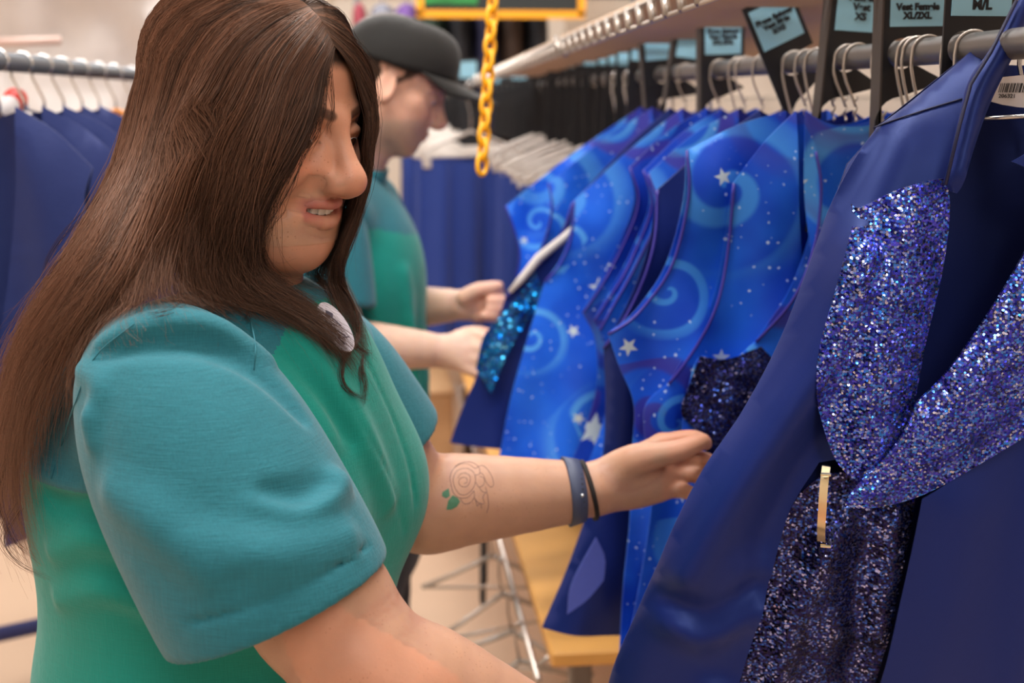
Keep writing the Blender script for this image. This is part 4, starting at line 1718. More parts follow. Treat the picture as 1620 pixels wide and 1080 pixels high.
# the side further from the aisle
fr = outline(jl((1750, 78), (1913, 200)),
             jl((1913, 200), (1980, 320), (2020, 450), (2060, 600), (2110, 800), (2180, 1000), (2260, 1400)),
             jl((2260, 1400), (1300, 1400)),
             jl((1300, 1400), (1345, 1240), (1390, 1082), (1416, 930), (1442, 768)),
             jl((1442, 768), (1540, 702), (1625, 648), (1700, 590)),
             jl((1700, 590), (1740, 430), (1758, 300), (1750, 78)))


def d_right(u, v):
    P = np.stack([u, v], 1)
    e = poly_dist(P, jl((1750, 78), (1913, 200), (2020, 450), (2110, 800), (2260, 1400)), closed=False)
    d = .040 * (1 - np.exp(-e / .04))
    d += gauss_line(u, v, jl((1640, 700), (1612, 850), (1600, 1080), (1590, 1300)), .006, .012)
    d += gauss_line(u, v, jl((1500, 790), (1470, 950), (1430, 1150)), .010, .035)
    return d + .006 * np.sin(u * 30 + v * 6) + hang(v)


panel('front_panel', fr, JP, d_right, NAVY, jacket, .002, .012)
# sleeves hang behind the fronts
for sgn in (0, 1):
    mx = (lambda x: x) if sgn == 0 else (lambda x: 3310 - x)
    sl = outline(jl((mx(1405), 205), (mx(1350), 262)), jl((mx(1350), 262), (mx(1285), 430), (mx(1205), 640), (mx(1105), 850), (mx(1060), 1100), (mx(1010), 1330)),
                 jl((mx(1010), 1330), (mx(1150), 1350)), jl((mx(1150), 1350), (mx(1230), 1050), (mx(1310), 760), (mx(1390), 480), (mx(1405), 205)))
    if sgn: sl = sl[::-1]
    e_ = lambda u, v, s=sl: poly_dist(np.stack([u, v], 1), s)
    panel('sleeve', sl, JP, lambda u, v: hang(v) -.012 + .028 * (1 - np.exp(-e_(u, v) / .02)), NAVY, jacket, .002, .02)
    panel('sleeve', sl, JP, lambda u, v: hang(v) -.016 - .028 * (1 - np.exp(-e_(u, v) / .02)), NAVY, jacket, .002, .02)

# sequinned belly panel
be = outline(jl((1300, 742), (1262, 775), (1243, 812)), jl((1243, 812), (1205, 950), (1166, 1088), (1128, 1240), (1082, 1412)), jl((1082, 1412), (1310, 1405)),
             jl((1310, 1405), (1348, 1240), (1394, 1080), (1420, 930), (1446, 762)), jl((1446, 762), (1370, 740), (1300, 742)))


def d_belly(u, v):
    d = .020 + gauss_line(u, v, jl((1300, 850), (1262, 960), (1235, 1080), (1210, 1250)), .016, .016)
    d += gauss_line(u, v, jl((1345, 830), (1310, 900), (1320, 1000)), .012, .022)
    d += gauss_line(u, v, jl((1410, 820), (1400, 900), (1390, 1000)), .010, .018)
    d -= gauss_line(u, v, jl((1360, 790), (1365, 880), (1350, 1080)), .010, .016)
    return d + hang(v)


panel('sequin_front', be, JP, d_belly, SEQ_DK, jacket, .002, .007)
# lapels
ll = outline(jl((1336, 318), (1345, 324), (1365, 316), (1400, 296), (1440, 283), (1481, 278)),
             jl((1481, 278), (1484, 330), (1470, 420), (1446, 520), (1428, 620)),
             jl((1428, 620), (1432, 690), (1425, 745), (1385, 765), (1345, 748)),
             jl((1345, 748), (1312, 712), (1290, 655), (1278, 596), (1284, 540), (1310, 448), (1337, 352)),
             jl((1337, 352), (1358, 352), (1362, 343), (1340, 336), (1336, 318)), step=.006)


def d_lap(u, v):
    d = d_front(u, v)
    P = np.stack([u, v], 1)
    e = poly_dist(P, jl((1481, 278), (1484, 330), (1470, 420), (1446, 520), (1428, 620)), closed=False)
    base = hang(v) + .042 + .016 * np.exp(-((e - .03) / .03) ** 2)
    return np.maximum(base, d + .004) + gauss_line(u, v, jl((1420, 320), (1380, 470), (1345, 600), (1370, 730)), .006, .014)


panel('lapel', ll, JP, d_lap, SEQ, jacket, .004, .006)
rl = outline(jl((1426, 616), (1470, 570), (1520, 502), (1575, 415), (1625, 332), (1690, 250)),
             jl((1690, 250), (1790, 290), (1880, 330)),
             jl((1880, 330), (1850, 450), (1760, 560), (1690, 610), (1620, 655), (1540, 705), (1450, 757), (1385, 778), (1322, 782)),
             jl((1322, 782), (1335, 752), (1380, 700), (1426, 616)), step=.006)


def d_rlap(u, v):
    P = np.stack([u, v], 1)
    e = poly_dist(P, jl((1426, 616), (1520, 502), (1625, 332), (1690, 250)), closed=False)
    return hang(v) + .050 + .018 * np.exp(-((e - .028) / .03) ** 2) + gauss_line(u, v, jl((1360, 760), (1440, 710), (1560, 620), (1680, 500)), .006, .012)


panel('lapel', rl, JP, d_rlap, SEQ, jacket, .004, .006)
# plain satin collar
cl = outline(jl((1660, -60), (1612, 2), (1560, 80), (1524, 128), (1502, 190), (1474, 284)), jl((1474, 284), (1490, 302), (1500, 292)),
             jl((1500, 292), (1518, 240), (1550, 170), (1590, 100), (1636, 20), (1680, -40)), jl((1680, -40), (1660, -60)), step=.006)
panel('collar', cl, JP, lambda u, v: .052 + hang(v) + gauss_line(u, v, jl((1640, -30), (1585, 70), (1535, 150), (1495, 270)), .012, .010), NAVY, jacket, .003, .006)
cr = outline(jl((1660, -60), (1700, 2), (1750, 80), (1790, 128), (1830, 200), (1842, 262)), jl((1842, 262), (1760, 330), (1578, 252)),
             jl((1578, 252), (1600, 240), (1640, 212), (1700, 150)), jl((1700, 150), (1690, 60), (1650, -40)), jl((1650, -40), (1660, -60)), step=.006)
panel('collar', cr, JP, lambda u, v: .058 + hang(v), NAVY, jacket, .003, .008)
# piping along the neck edge and the shoulder seam
mb = MB()
mb.tube([JP.w(*J(x, y), .066 + float(hang(np.array(J(x, y)[1])))) for x, y in ((1606, 2), (1556, 84), (1520, 134), (1498, 196), (1471, 286))], .0016, 6)
for pts in (((1388, 203), (1440, 183), (1527, 156)),):
    q = catmull([(*J(*p), 0) for p in pts], 16)
    dd = d_front(q[:, 0], q[:, 1])
    mb.tube([JP.w(a, b, d_ + float(hang(np.array(b))) * 0 + .0012) for (a, b, _), d_ in zip(q, dd)], .0008, 5)
mb.build('piping', simple('navy_piping', srgb(20, 24, 66), .5), jacket, True)
# metal ring the lapel is drawn through
mb = MB()
rp = catmull([(*J(x, y), d_) for x, y, d_ in ((1293, 714, .052), (1287, 738, .062), (1284, 772, .066), (1284, 806, .062), (1288, 834, .05))], 18)
vs, fs = [], []
for a, b, d_ in rp:
    c = JP.w(a, b, d_ + float(hang(np.array(b))))
    for du, dn in ((-.0034, 0), (.0034, .004), (.0042, 0), (-.0026, -.004)):
        vs.append(c + JP.u * du + JP.n * dn)
for i in range(len(rp) - 1):
    for k in range(4):
        k2 = (k + 1) % 4
        fs.append((i * 4 + k, i * 4 + k2, i * 4 + 4 + k2, i * 4 + 4 + k))
fs += [(3, 2, 1, 0), tuple(len(vs) - 4 + k for k in range(4))]
mb.add(vs, fs)
for yy in (722, 830):
    mb.tube([JP.w(*J(1282, yy), .058), JP.w(*J(1297, yy), .060)], .0016, 8)
ring = mb.build('ring', BRASS, jacket, True); auto_smooth(ring, 35)
# size tag inside the neck
tg = outline(jl((1592, 122), (1650, 116)), jl((1650, 116), (1652, 172)), jl((1652, 172), (1610, 168), (1578, 160)), jl((1578, 160), (1592, 122)))
tag_o = panel('size_tag', tg, JP, lambda u, v: -.024 + 0 * u, WHITE_TAG, jacket, .0008, .01)
mb = MB()
rb = random.Random(4)
x = 1596.0
while x < 1645:
    w_ = rb.choice((.8, 1.2, 2.0))
    p0, p1 = JP.px(x, 131), JP.px(x - 3, 146)
    c = JP.w((p0[0] + p1[0]) / 2, (p0[1] + p1[1]) / 2, -.0233)
    mb.box(c, (w_ * .00056, .0004, .0085), Matrix((JP.u, -JP.n, JP.v)).transposed() @ Matrix.Rotation(.2, 3, 'Y'))
    x += w_ + rb.choice((1.2, 2.0, 2.6))
mb.build('barcode', BLACK_INK, tag_o)


def text_mesh(s, size, M, mat, parent, name='lettering', bold=0.0):
    cu = bpy.data.curves.new(name, 'FONT')
    cu.body = s
    cu.size = size
    cu.align_x = 'CENTER'; cu.align_y = 'CENTER'
    cu.offset = bold
    cu.space_line = .95
    cu.extrude = .0003
    to = bpy.data.objects.new(name, cu)
    COL.objects.link(to)
    dg = bpy.context.evaluated_depsgraph_get()
    me = bpy.data.meshes.new_from_object(to.evaluated_get(dg))
    bpy.data.objects.remove(to)
    me.transform(M)
    me.materials.clear(); me.materials.append(mat)
    me.name = name
    o = bpy.data.objects.new(name, me)
    COL.objects.link(o)
    if parent: adopt(o, parent)
    return o


def frame3(o, u, v, n):
    return Matrix(((u.x, v.x, n.x, o.x), (u.y, v.y, n.y, o.y), (u.z, v.z, n.z, o.z), (0, 0, 0, 1)))


text_mesh('206321', .0052, frame3(JP.w(*J(1606, 152), -.0230), JP.u, JP.v, JP.n), BLACK_INK, tag_o, 'tag_number')

# ---------------------------------------------------------------- the rack on the right: pole, hangers, vests
ROD_X, ROD_Z, ROD_R = .56, 1.648, .0138
POLE = simple('grey_pole', srgb(128, 124, 122), .4, .6)
rod = MB().tube([(ROD_X, .7, ROD_Z), (ROD_X, 8.3, ROD_Z)], ROD_R, 24).build('hanging_pole', POLE, None, True)
auto_smooth(rod, 50)
tag(rod, 'grey round pole carrying the blue vests on the right', 'pole')
WIRE = simple('hanger_wire', srgb(196, 186, 176), .3, .7)

DEEP, BLUE, LIGHT, VIO = srgb(18, 68, 198), srgb(32, 106, 234), srgb(74, 160, 244), srgb(66, 42, 140)
PRINTS = [star_print('star_print_%s' % n, a, b, c, d, k) for k, (n, a, b, c, d) in enumerate((
    ('royal', DEEP, BLUE, LIGHT, VIO), ('bright', BLUE, srgb(20, 80, 208), srgb(96, 180, 248), srgb(78, 50, 152)), ('deep', srgb(14, 50, 164), DEEP, srgb(46, 126, 226), VIO)))]
LINING = satin('blue_lining', srgb(24, 34, 112), .5, .1)
PERI = satin('periwinkle_lining', srgb(96, 108, 196), .5, .1)
PIPE = simple('violet_binding', srgb(58, 48, 150), .45)
CYAN_SEQ = sequins('cyan_sequins', .0040, [(0, (.0, .05, .35)), (.35, (.0, .22, .75)), (.6, (.02, .45, .95)), (1, (.35, .85, 1))], 1.0, .18)


PALE_H = simple('white_hanger_gloss', srgb(214, 206, 200), .35)


def make_hanger(y, yaw, group, label, x=ROD_X, z=ROD_Z, rr=ROD_R, w=.17, mat=None, drop=.075, arms=True, fat=.0017):
    """a hook over the pole, a twisted neck and two sloping arms"""
    pl = Plane((x, y, z), -Vector((math.sin(yaw), math.cos(yaw), 0)))
    h = thing('wire_hanger', label, 'hanger', (x, y, z - drop), group)
    R0 = rr + fat
    pts = [pl.w(R0 * math.cos(a), R0 * math.sin(a)) for a in np.linspace(R(-50), R(180), 12)]
    pts += [pl.w(-R0, -.02), pl.w(-.004, -drop * .62), pl.w(0, -drop * .75)]
    pts = [Vector(p) for p in catmull([tuple(p) for p in pts], 34)]
    m = MB().tube(pts, fat, 7)
    tw = []
    for t in np.linspace(0, 1, 22):
        a = t * 14
        tw.append(pl.w(.0016 * math.cos(a), -drop * (.60 + .38 * t), .0016 * math.sin(a)))
    m.tube(tw, fat * .9, 6)
    m.build('hook', mat or WIRE, h, True)
    if arms:
        MB().tube([pl.w(-w, -drop - .085), pl.w(-w * .5, -drop - .038), pl.w(0, -drop), pl.w(w * .5, -drop - .038), pl.w(w, -drop - .085)], fat, 7).build('arm', mat or WIRE, h, True)
    return pl


def vest_outline(hw, uw, hem, L_, g):
    """left front, in metres from the hook's foot: shoulder, armhole, side, hem, front edge"""
    A, B, U_ = (-.062, -.010), (-hw, -.098), (-uw, -.32)
    sh = [A, (-(.062 + hw) / 2, -.044), B]
    arm = [B, (-hw + .012, -.15), (-hw + .004 - (uw - hw) * .25, -.22), (-uw + (uw - hw) * .28, -.285), U_]
    side = [U_, (-uw + .022, -.37), (-uw + .020, -.46), (-(uw + hem) / 2, -.58), (-hem, -L_)]
    bot = [(-hem, -L_), (-hem * .55, -L_ - .012), (-.008, -L_ - .045)]
    fr = [(-.008, -L_ - .045), (-.010, -.55), (-.014, -.40), (-.040, -.24), (-.058, -.12), A]
    return sh, arm, side, bot, fr


def make_vest(y, label, yaw=0.0, hw=.18, uw=.25, hem=.29, L_=.62, seed=0, print_=0, tilt=0.0, px=None, skew=0.0, lapel=None, dark=False, group='blue star-print vests on the rack', step=.014, hang='wire hangers under the blue vests', lift=0.0, dx=0.0):
    r = np.random.default_rng(100 + seed)
    make_hanger(y, yaw, hang, 'thin wire hanger with a twisted neck hooked over the grey pole above the blue vests', w=.05 if px else .15, arms=not (px and y < 1.6))
    nrm = -Vector((math.sin(yaw), math.cos(yaw), 0))
    pl = Plane(Vector((ROD_X + dx, y - .004, ROD_Z - .052 + lift)), nrm)
    if tilt:
        c, s = math.cos(tilt), math.sin(tilt)
        u, v = pl.u.copy(), pl.v.copy()
        pl.u = u * c + v * s; pl.v = v * c - u * s
    v0 = thing('vest', label, 'vest', pl.w(0, 0), group)
    sh, arm, side, bot, fr = vest_outline(hw, uw, hem, L_, 0)
    if px:
        arm = [pl.px(*p) for p in px['arm']]; side = [pl.px(*p) for p in px['side']]
        arm[-1] = side[0]
        sh = [sh[0], ((sh[0][0] + arm[0][0]) / 2, (sh[0][1] + arm[0][1]) / 2 + .006), arm[0]]
        bot = [side[-1], (side[-1][0] * .5, side[-1][1] - .02), (-.008, side[-1][1] - .03)]
        fr[0] = bot[-1]
    if skew:
        f = lambda p: (p[0] + skew * max(0, -p[1] - .1) ** 1.2, p[1])
        sh, arm, side, bot, fr = [[f(p) for p in c] for c in (sh, arm, side, bot, fr)]
    left = outline(sh, arm, side, bot, fr, step=.010)
    edge = sh + side
    ph = r.uniform(0, 6.28, 6); am = r.uniform(.004, .010, 4); kk = r.uniform(26, 58, 4)

    def folds(u, v):
        dn = np.clip((-v - .05) / .45, 0, 1)
        f = sum(am[i] * np.sin(kk[i] * u * (1 - .25 * dn) + ph[i] + 3 * v * (i - 1.5)) for i in range(4)) * (.25 + dn)
        return f + .005 * np.sin(24 * (u * .6 + v) + ph[4]) + .004 * np.sin(41 * (u - v * .5) + ph[5]) + .003 * np.sin(70 * (u + v * .3) + ph[2])

    def lift_(u, v, sgn):
        P = np.stack([np.abs(u) * -1, v], 1)
        e = np.minimum(poly_dist(P, catmull(sh, 8), closed=False), poly_dist(P, catmull(side, 14), closed=False))
        w = 1 - np.exp(-e / .045)
        return sgn * (.014 * w + .0015) + folds(u, v) * w * (1 if sgn > 0 else .6)
    mat = PRINTS[print_] if not dark else NAVY
    right = [(-u, v) for u, v in left][::-1]
    panel('front', left, pl, lambda u, v: lift_(u, v, 1), mat, v0, .0016, step)
    panel('front', right, pl, lambda u, v: lift_(u, v, 1) - .001, mat, v0, .0016, step * 1.6)
    mir = lambda c: [(-u, v) for u, v in c][::-1]
    neck = [(.062, -.010), (.03, -.024), (0, -.028), (-.03, -.024), (-.062, -.010)]
    bot2 = [bot[0], (0, bot[0][1] - .012), (-bot[0][0], bot[0][1])]
    back = outline(sh, arm, side, bot2, mir(side), mir(arm), mir(sh), neck, step=.012)
    panel('back', back, pl, lambda u, v: lift_(u, v, -1), mat if not dark else LINING, v0, .0016, step * 1.5)
    # bound armhole
    q = catmull(arm, 26)
    d = lift_(q[:, 0], q[:, 1], 1)
    MB().tube([pl.w(a, b, e_ + .0006) for (a, b), e_ in zip(q, d)], .0019, 6).build('armhole_binding', PIPE, v0, True)
    if lapel:
        lp = outline(*[[pl.px(*p) for p in c] for c in lapel['px']], step=.008)
        panel('sequin_lapel', lp, pl, lambda u, v: lift_(u, v, 1) + lapel.get('off', .004), lapel['mat'], v0, .003, .008)
    return v0, pl


# nearest the jacket first, then away along the pole
pull = dict(arm=[(1290, 240), (1296, 300), (1285, 380), (1245, 470), (1196, 540)], side=[(1196, 540), (1150, 575), (1106, 566), (1084, 640), (1080, 690), (1092, 760), (1080, 860), (1060, 980), (1040, 1110)])
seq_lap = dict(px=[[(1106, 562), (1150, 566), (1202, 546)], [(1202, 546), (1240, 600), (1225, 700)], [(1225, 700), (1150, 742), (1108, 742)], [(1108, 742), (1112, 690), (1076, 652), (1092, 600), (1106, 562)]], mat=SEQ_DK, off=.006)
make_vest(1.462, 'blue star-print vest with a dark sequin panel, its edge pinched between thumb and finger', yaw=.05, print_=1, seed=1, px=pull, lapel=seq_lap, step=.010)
make_vest(1.495, 'blue star-print vest second behind the navy jacket, shoulder just below the tall strap', yaw=.03, print_=0, seed=2,
          px=dict(arm=[(1160, 290), (1152, 390), (1134, 470), (1100, 545), (1058, 606)], side=[(1058, 606), (1022, 640), (1020, 690), (1032, 780), (1016, 900), (990, 1040), (985, 1100)]), step=.010)
make_vest(1.535, 'bright blue vest with the tall broad shoulder strap and large white star', yaw=.0, print_=0, seed=3,
          px=dict(arm=[(1086, 238), (1084, 320), (1058, 420), (1012, 490), (962, 528)], side=[(962, 528), (980, 580), (1003, 640), (1000, 720), (996, 830), (986, 930), (978, 1075)]), step=.010)
dv, dpl = make_vest(1.64, 'dark navy vest with a long flap and pale periwinkle lining behind the bright blue ones', yaw=.02, seed=4, dark=True, hw=.16,
          px=dict(arm=[(1040, 300), (1030, 380), (1000, 470), (955, 550)], side=[(955, 550), (958, 640), (950, 740), (905, 880), (858, 992)]))
fp = outline([dpl.px(*p) for p in ((938, 838), (952, 870), (950, 905))], [dpl.px(*p) for p in ((950, 905), (925, 935), (893, 958))], [dpl.px(*p) for p in ((893, 958), (900, 910), (938, 838))])
panel('turned_lining', fp, dpl, lambda u, v: .03 + 0 * u, PERI, dv, .002, .01)
specs = [
    (1.74, 'blue star-print vest directly behind the dark navy one', .08, .185, .25, .30, 1),
    (1.83, 'royal blue vest with stars, third from the man along the rack', .02, .175, .245, .29, 0),
    (1.92, 'royal blue vest with narrow folded armhole, second from the man', -.04, .18, .25, .30, 2),
    (2.07, 'bright blue star-print vest next to the opened dark one', .02, .175, .25, .30, 1),
]
for k, (y, lb, yw, hw, uw, hem, pr) in enumerate(specs):
    make_vest(y, lb, yaw=yw, hw=hw, uw=uw, hem=hem, seed=10 + k, print_=pr, L_=.60,
              px=dict(arm=[(908, 318), (902, 375), (884, 418), (862, 445)], side=[(862, 445), (836, 530), (808, 630), (790, 722)]) if k == 3 else None)
cy = dict(px=[[(846, 428), (822, 462), (790, 500), (764, 530), (752, 580)], [(752, 580), (776, 620)], [(776, 620), (796, 570), (822, 520), (862, 470)], [(862, 470), (846, 428)]], mat=CYAN_SEQ, off=.010)
make_vest(2.16, 'dark blue vest with cyan sequin front being held open by the man in the cap', yaw=.02, hw=.19, seed=20, print_=2, dark=True, lapel=cy,
          px=dict(arm=[(905, 322), (885, 375), (845, 425), (800, 470)], side=[(800, 470), (776, 540), (752, 600), (730, 650), (712, 700)]))
wh = thing('plastic_hanger', 'white plastic hanger arm showing inside the opened dark vest', 'hanger', (ROD_X, 2.12, 1.5))
hp_ = Plane((ROD_X, 2.128, 1.5), Vector((0, -1, 0)))
MB().tube([hp_.w(*hp_.px(x, y)) for x, y in ((806, 462), (826, 440), (852, 408), (892, 376), (980, 300), (1125, 190))], [.004, .007, .008, .007, .006, .005], 8).build('arm', PALE_H, wh, True)
MB().tube([Vector(hp_.w(*hp_.px(1125, 190))), Vector((ROD_X, 2.128, ROD_Z - .03)), Vector((ROD_X - ROD_R - .003, 2.128, ROD_Z)), Vector((ROD_X, 2.128, ROD_Z + ROD_R + .003)), Vector((ROD_X + ROD_R + .003, 2.128, ROD_Z))], .0024, 7).build('hook', STEEL, wh, True)
make_vest(2.30, 'bright blue star-print vest just beyond the one the man holds', yaw=.05, seed=30, print_=1,
          px=dict(arm=[(868, 290), (872, 330), (860, 380), (838, 425)], side=[(838, 425), (830, 520), (800, 620), (770, 705)]))
make_vest(2.40, 'blue vest with pale swirls, second beyond the one the man holds', yaw=.02, seed=31, print_=1,
          px=dict(arm=[(800, 326), (812, 360), (822, 400), (816, 440)], side=[(816, 440), (806, 520), (790, 620), (768, 705)]))
make_vest(2.52, 'blue vest with raised shoulder, third beyond the one the man holds', yaw=-.05, seed=32, print_=0, lift=-.045, hw=.20, uw=.26, L_=.58)
# spare hooks between the dividers
k = 0
for y in (1.17, 1.20, 1.27, 1.295, 1.31, 1.375, 1.60, 1.69, 1.72, 1.96):
    make_hanger(y, .25 - .06 * (k % 5), 'wire hangers under the blue vests', 'thin wire hanger with a twisted neck hooked over the grey pole above the blue vests', w=.05, drop=.10)
    k += 1
jh = make_hanger(1.125, .0, None, 'steel hanger inside the neck of the navy jacket', x=.60, drop=.085, mat=STEEL, fat=.0021, arms=False)
jho = [o for o in bpy.data.objects if o.get('label') == 'steel hanger inside the neck of the navy jacket'][0]
MB().tube([JP.w(*J(1528, 190), -.020), JP.w(*J(1655, 183), -.012), JP.w(*J(1790, 190), -.020)], .0022, 8).build('bar', STEEL, jho, True)

# ---------------------------------------------------------------- the stockroom
CREAM = simple('cream_wall', srgb(232, 220, 206), .8, noise=.05, nscale=3)
CONC = simple('beige_concrete', srgb(196, 166, 140), .6, noise=.10, nscale=2.5)
SIDING = simple('cream_siding', srgb(214, 198, 182), .6, noise=.04, nscale=4)


def structure(o, name=None):
    o['kind'] = 'structure'
    return o


structure(MB().box((0, 3, -.05), (9, 17, .1)).build('floor', CONC))
structure(MB().box((0, 8.9, 2.3), (9, .1, 4.6)).build('wall_back', CREAM))
structure(MB().box((-3.2, 3, 2.3), (.1, 17, 4.6)).build('wall_left', CREAM))
wr = MB()
z = .0
while z < 4.6:
    wr.add([(1.30, -5.5, z), (1.30, 11.5, z), (1.285, 11.5, z + .105), (1.285, -5.5, z + .105), (1.36, -5.5, z), (1.36, 11.5, z), (1.36, 11.5, z + .105), (1.36, -5.5, z + .105)],
           [(0, 1, 2, 3), (4, 7, 6, 5), (0, 4, 5, 1), (3, 2, 6, 7), (0, 3, 7, 4), (1, 5, 6, 2)])
    z += .115
structure(wr.build('wall_right', SIDING))
# panel lines and trim on the back wall
structure(MB().box((-.62, 8.83, 2.30), (2.6, .03, .03)).build('trim_1', simple('tan_trim', srgb(196, 176, 152), .6)))
structure(MB().box((-.30, 8.83, 1.9), (.03, .03, 1.0)).build('trim_2', simple('tan_trim_b', srgb(206, 188, 166), .6)))

CHROME = simple('chrome_wire', srgb(190, 178, 168), .34, .8)
BRONZE = simple('shelf_wire_bronze', srgb(196, 164, 136), .5, .1)
WOOD_UNDER = simple('brown_shelf_board', srgb(150, 122, 98), .6, noise=.12, nscale=30)
ws = thing('wire_shelf', 'chrome wire shelf with laddered front rail above the grey pole', 'shelf', (.62, 2.7, 1.70))
x0, x1, y0, y1 = .345, 1.0, .75, 4.35


def sag(y):
    """the shelf droops beyond its bracket"""
    return 1.701 - .017 * (y - 1.3)

for (xx, nm) in ((x0, 'front_rail'), (x1, 'back_rail')):
    m = MB()
    ks = [y0, 2.3, 2.9, 3.5, y1]
    m.tube([(xx, q, sag(q)) for q in ks], .0032, 8).tube([(xx, q, sag(q) + .026) for q in ks], .0032, 8)
    yy = y0
    k = 0
    while yy < y1 - .03:
        zs = sag(yy)
        if nm == 'front_rail':
            m.tube([(xx - .002, yy, zs), (xx - .002, yy + .018, zs + .026)], .0058, 7)
            yy += .076
        else:
            m.tube([(xx, yy, zs), (xx, yy + .03, zs + .026), (xx, yy + .06, zs)], .0022, 6)
            yy += .06
    m.build(nm, CHROME, ws, True)
m = MB()
yy = y0 + .01
while yy < y1:
    zs = sag(yy)
    m.tube([(x0, yy, zs + .030), (x1, yy, zs + .030)], .0040, 6)
    yy += .019
m.build('deck_wires', BRONZE, ws, True)
for yy in (y0 + .02, 2.36, y1 - .02):
    zs = sag(yy)
    m = MB().tube([(x0 + .005, yy, zs - .004), (x0 - .012, yy + .01, zs + .012), (x0 - .012, yy + .02, zs + .03)], .006, 8)
    m.build('bracket', CHROME, ws, True)
for (xx, yy) in ((x1, y0), (x1, y1)):
    MB().tube([(xx, yy, 0), (xx, yy, 2.3)], .0125, 12).build('post', CHROME, ws, True)
# long wooden shelf under the garments
OAK = simple('orange_oak_board', srgb(226, 164, 84), .5, noise=.12, nscale=12)
sh = thing('low_shelf', 'orange wooden shelf board running under the hanging vests', 'shelf', (.62, 5, 0))
MB().box((.625, 5.2, .635), (.68, 6.3, .028), None, .004).build('board', OAK, sh)
for yy in (2.2, 5.2, 8.2):
    for xx in (.36, .9):
        MB().box((xx, yy, .31), (.04, .04, .62), None, .004).build('leg', simple('shelf_leg_steel', srgb(120, 112, 106), .4, .5) if (yy == 2.2 and xx == .36) else bpy.data.materials['shelf_leg_steel'], sh)
# floor clutter beyond the shelf: clear hangers on a rail, a black strap
CLEAR = simple('clear_plastic', srgb(232, 220, 206), .15, trans=.55, spec=.6)
CARD = simple('cardboard', srgb(198, 156, 112), .8, noise=.08, nscale=20)
bx = thing('storage_box', 'tan cardboard box on the floor beside the wooden shelf', 'box', (.12, 4.9, 0))
MB().box((.10, 5.0, .24), (.34, .5, .48), None, .006).build('carton', CARD, bx)
MB().box((.10, 5.0, .487), (.35, .51, .012), None, .003).build('lid', CARD, bx)
rl = thing('low_rail', 'thin chrome rail along the front of the wooden shelf', 'rail', (.27, 3, .6))
MB().tube([(.262, 2.05, .60), (.262, 4.4, .60)], .006, 10).build('bar', CHROME, rl, True)
for yy in (2.1, 4.3):
    MB().tube([(.262, yy, .60), (.30, yy, .628)], .005, 8).build('bracket', CHROME, rl, True)
rr = random.Random(3)
for k, (yy, tilt, lab) in enumerate(((2.28, .5, 'nearest'), (2.42, -.3, 'second nearest'), (2.62, .35, 'third nearest'), (2.86, -.1, 'fourth nearest'))):
    h = thing('clear_hanger', 'clear plastic hanger dangling from the low chrome rail, the %s of four' % lab, 'hanger', (.262, yy, .45), 'clear hangers on the low rail')
    c, s = math.cos(tilt), math.sin(tilt)
    f = lambda u, v: Vector((.262 + u * c - .008, yy + u * s, .6 + v))
    m = MB().tube([f(.008 * math.cos(a), .010 * math.sin(a)) for a in np.linspace(-1, 3.14, 9)] + [f(-.008, -.03), f(0, -.07)], .003, 7)
    m.build('hook', CHROME, h, True)
    m = MB().tube([f(0, -.07), f(-.10, -.12), f(-.17, -.15)], .006, 7).tube([f(0, -.07), f(.10, -.12), f(.17, -.15)], .006, 7).tube([f(-.17, -.15), f(.17, -.15)], .004, 7)
    m.build('arm', CLEAR, h, True)
bs = thing('black_strap', 'black cloth strap hanging over the low chrome rail', 'strap', (.255, 3.0, .5))
m = MB().box((.248, 3.05, .50), (.012, .09, .20), None, .004).box((.246, 3.06, .37), (.012, .06, .10), (0.1, 0, 0), .004)
m.build('webbing', simple('black_cloth', (.012, .012, .014), .8), bs)

# ---- black size dividers with blue labels
DIV = simple('black_divider_plastic', (.013, .013, .015), .42)
DIV_SIDE = simple('lit_divider_side', srgb(70, 62, 58), .55)  # same black plastic; brownish light on its side is put into the colour
LAB = simple('pale_blue_label', srgb(150, 204, 226), .6)


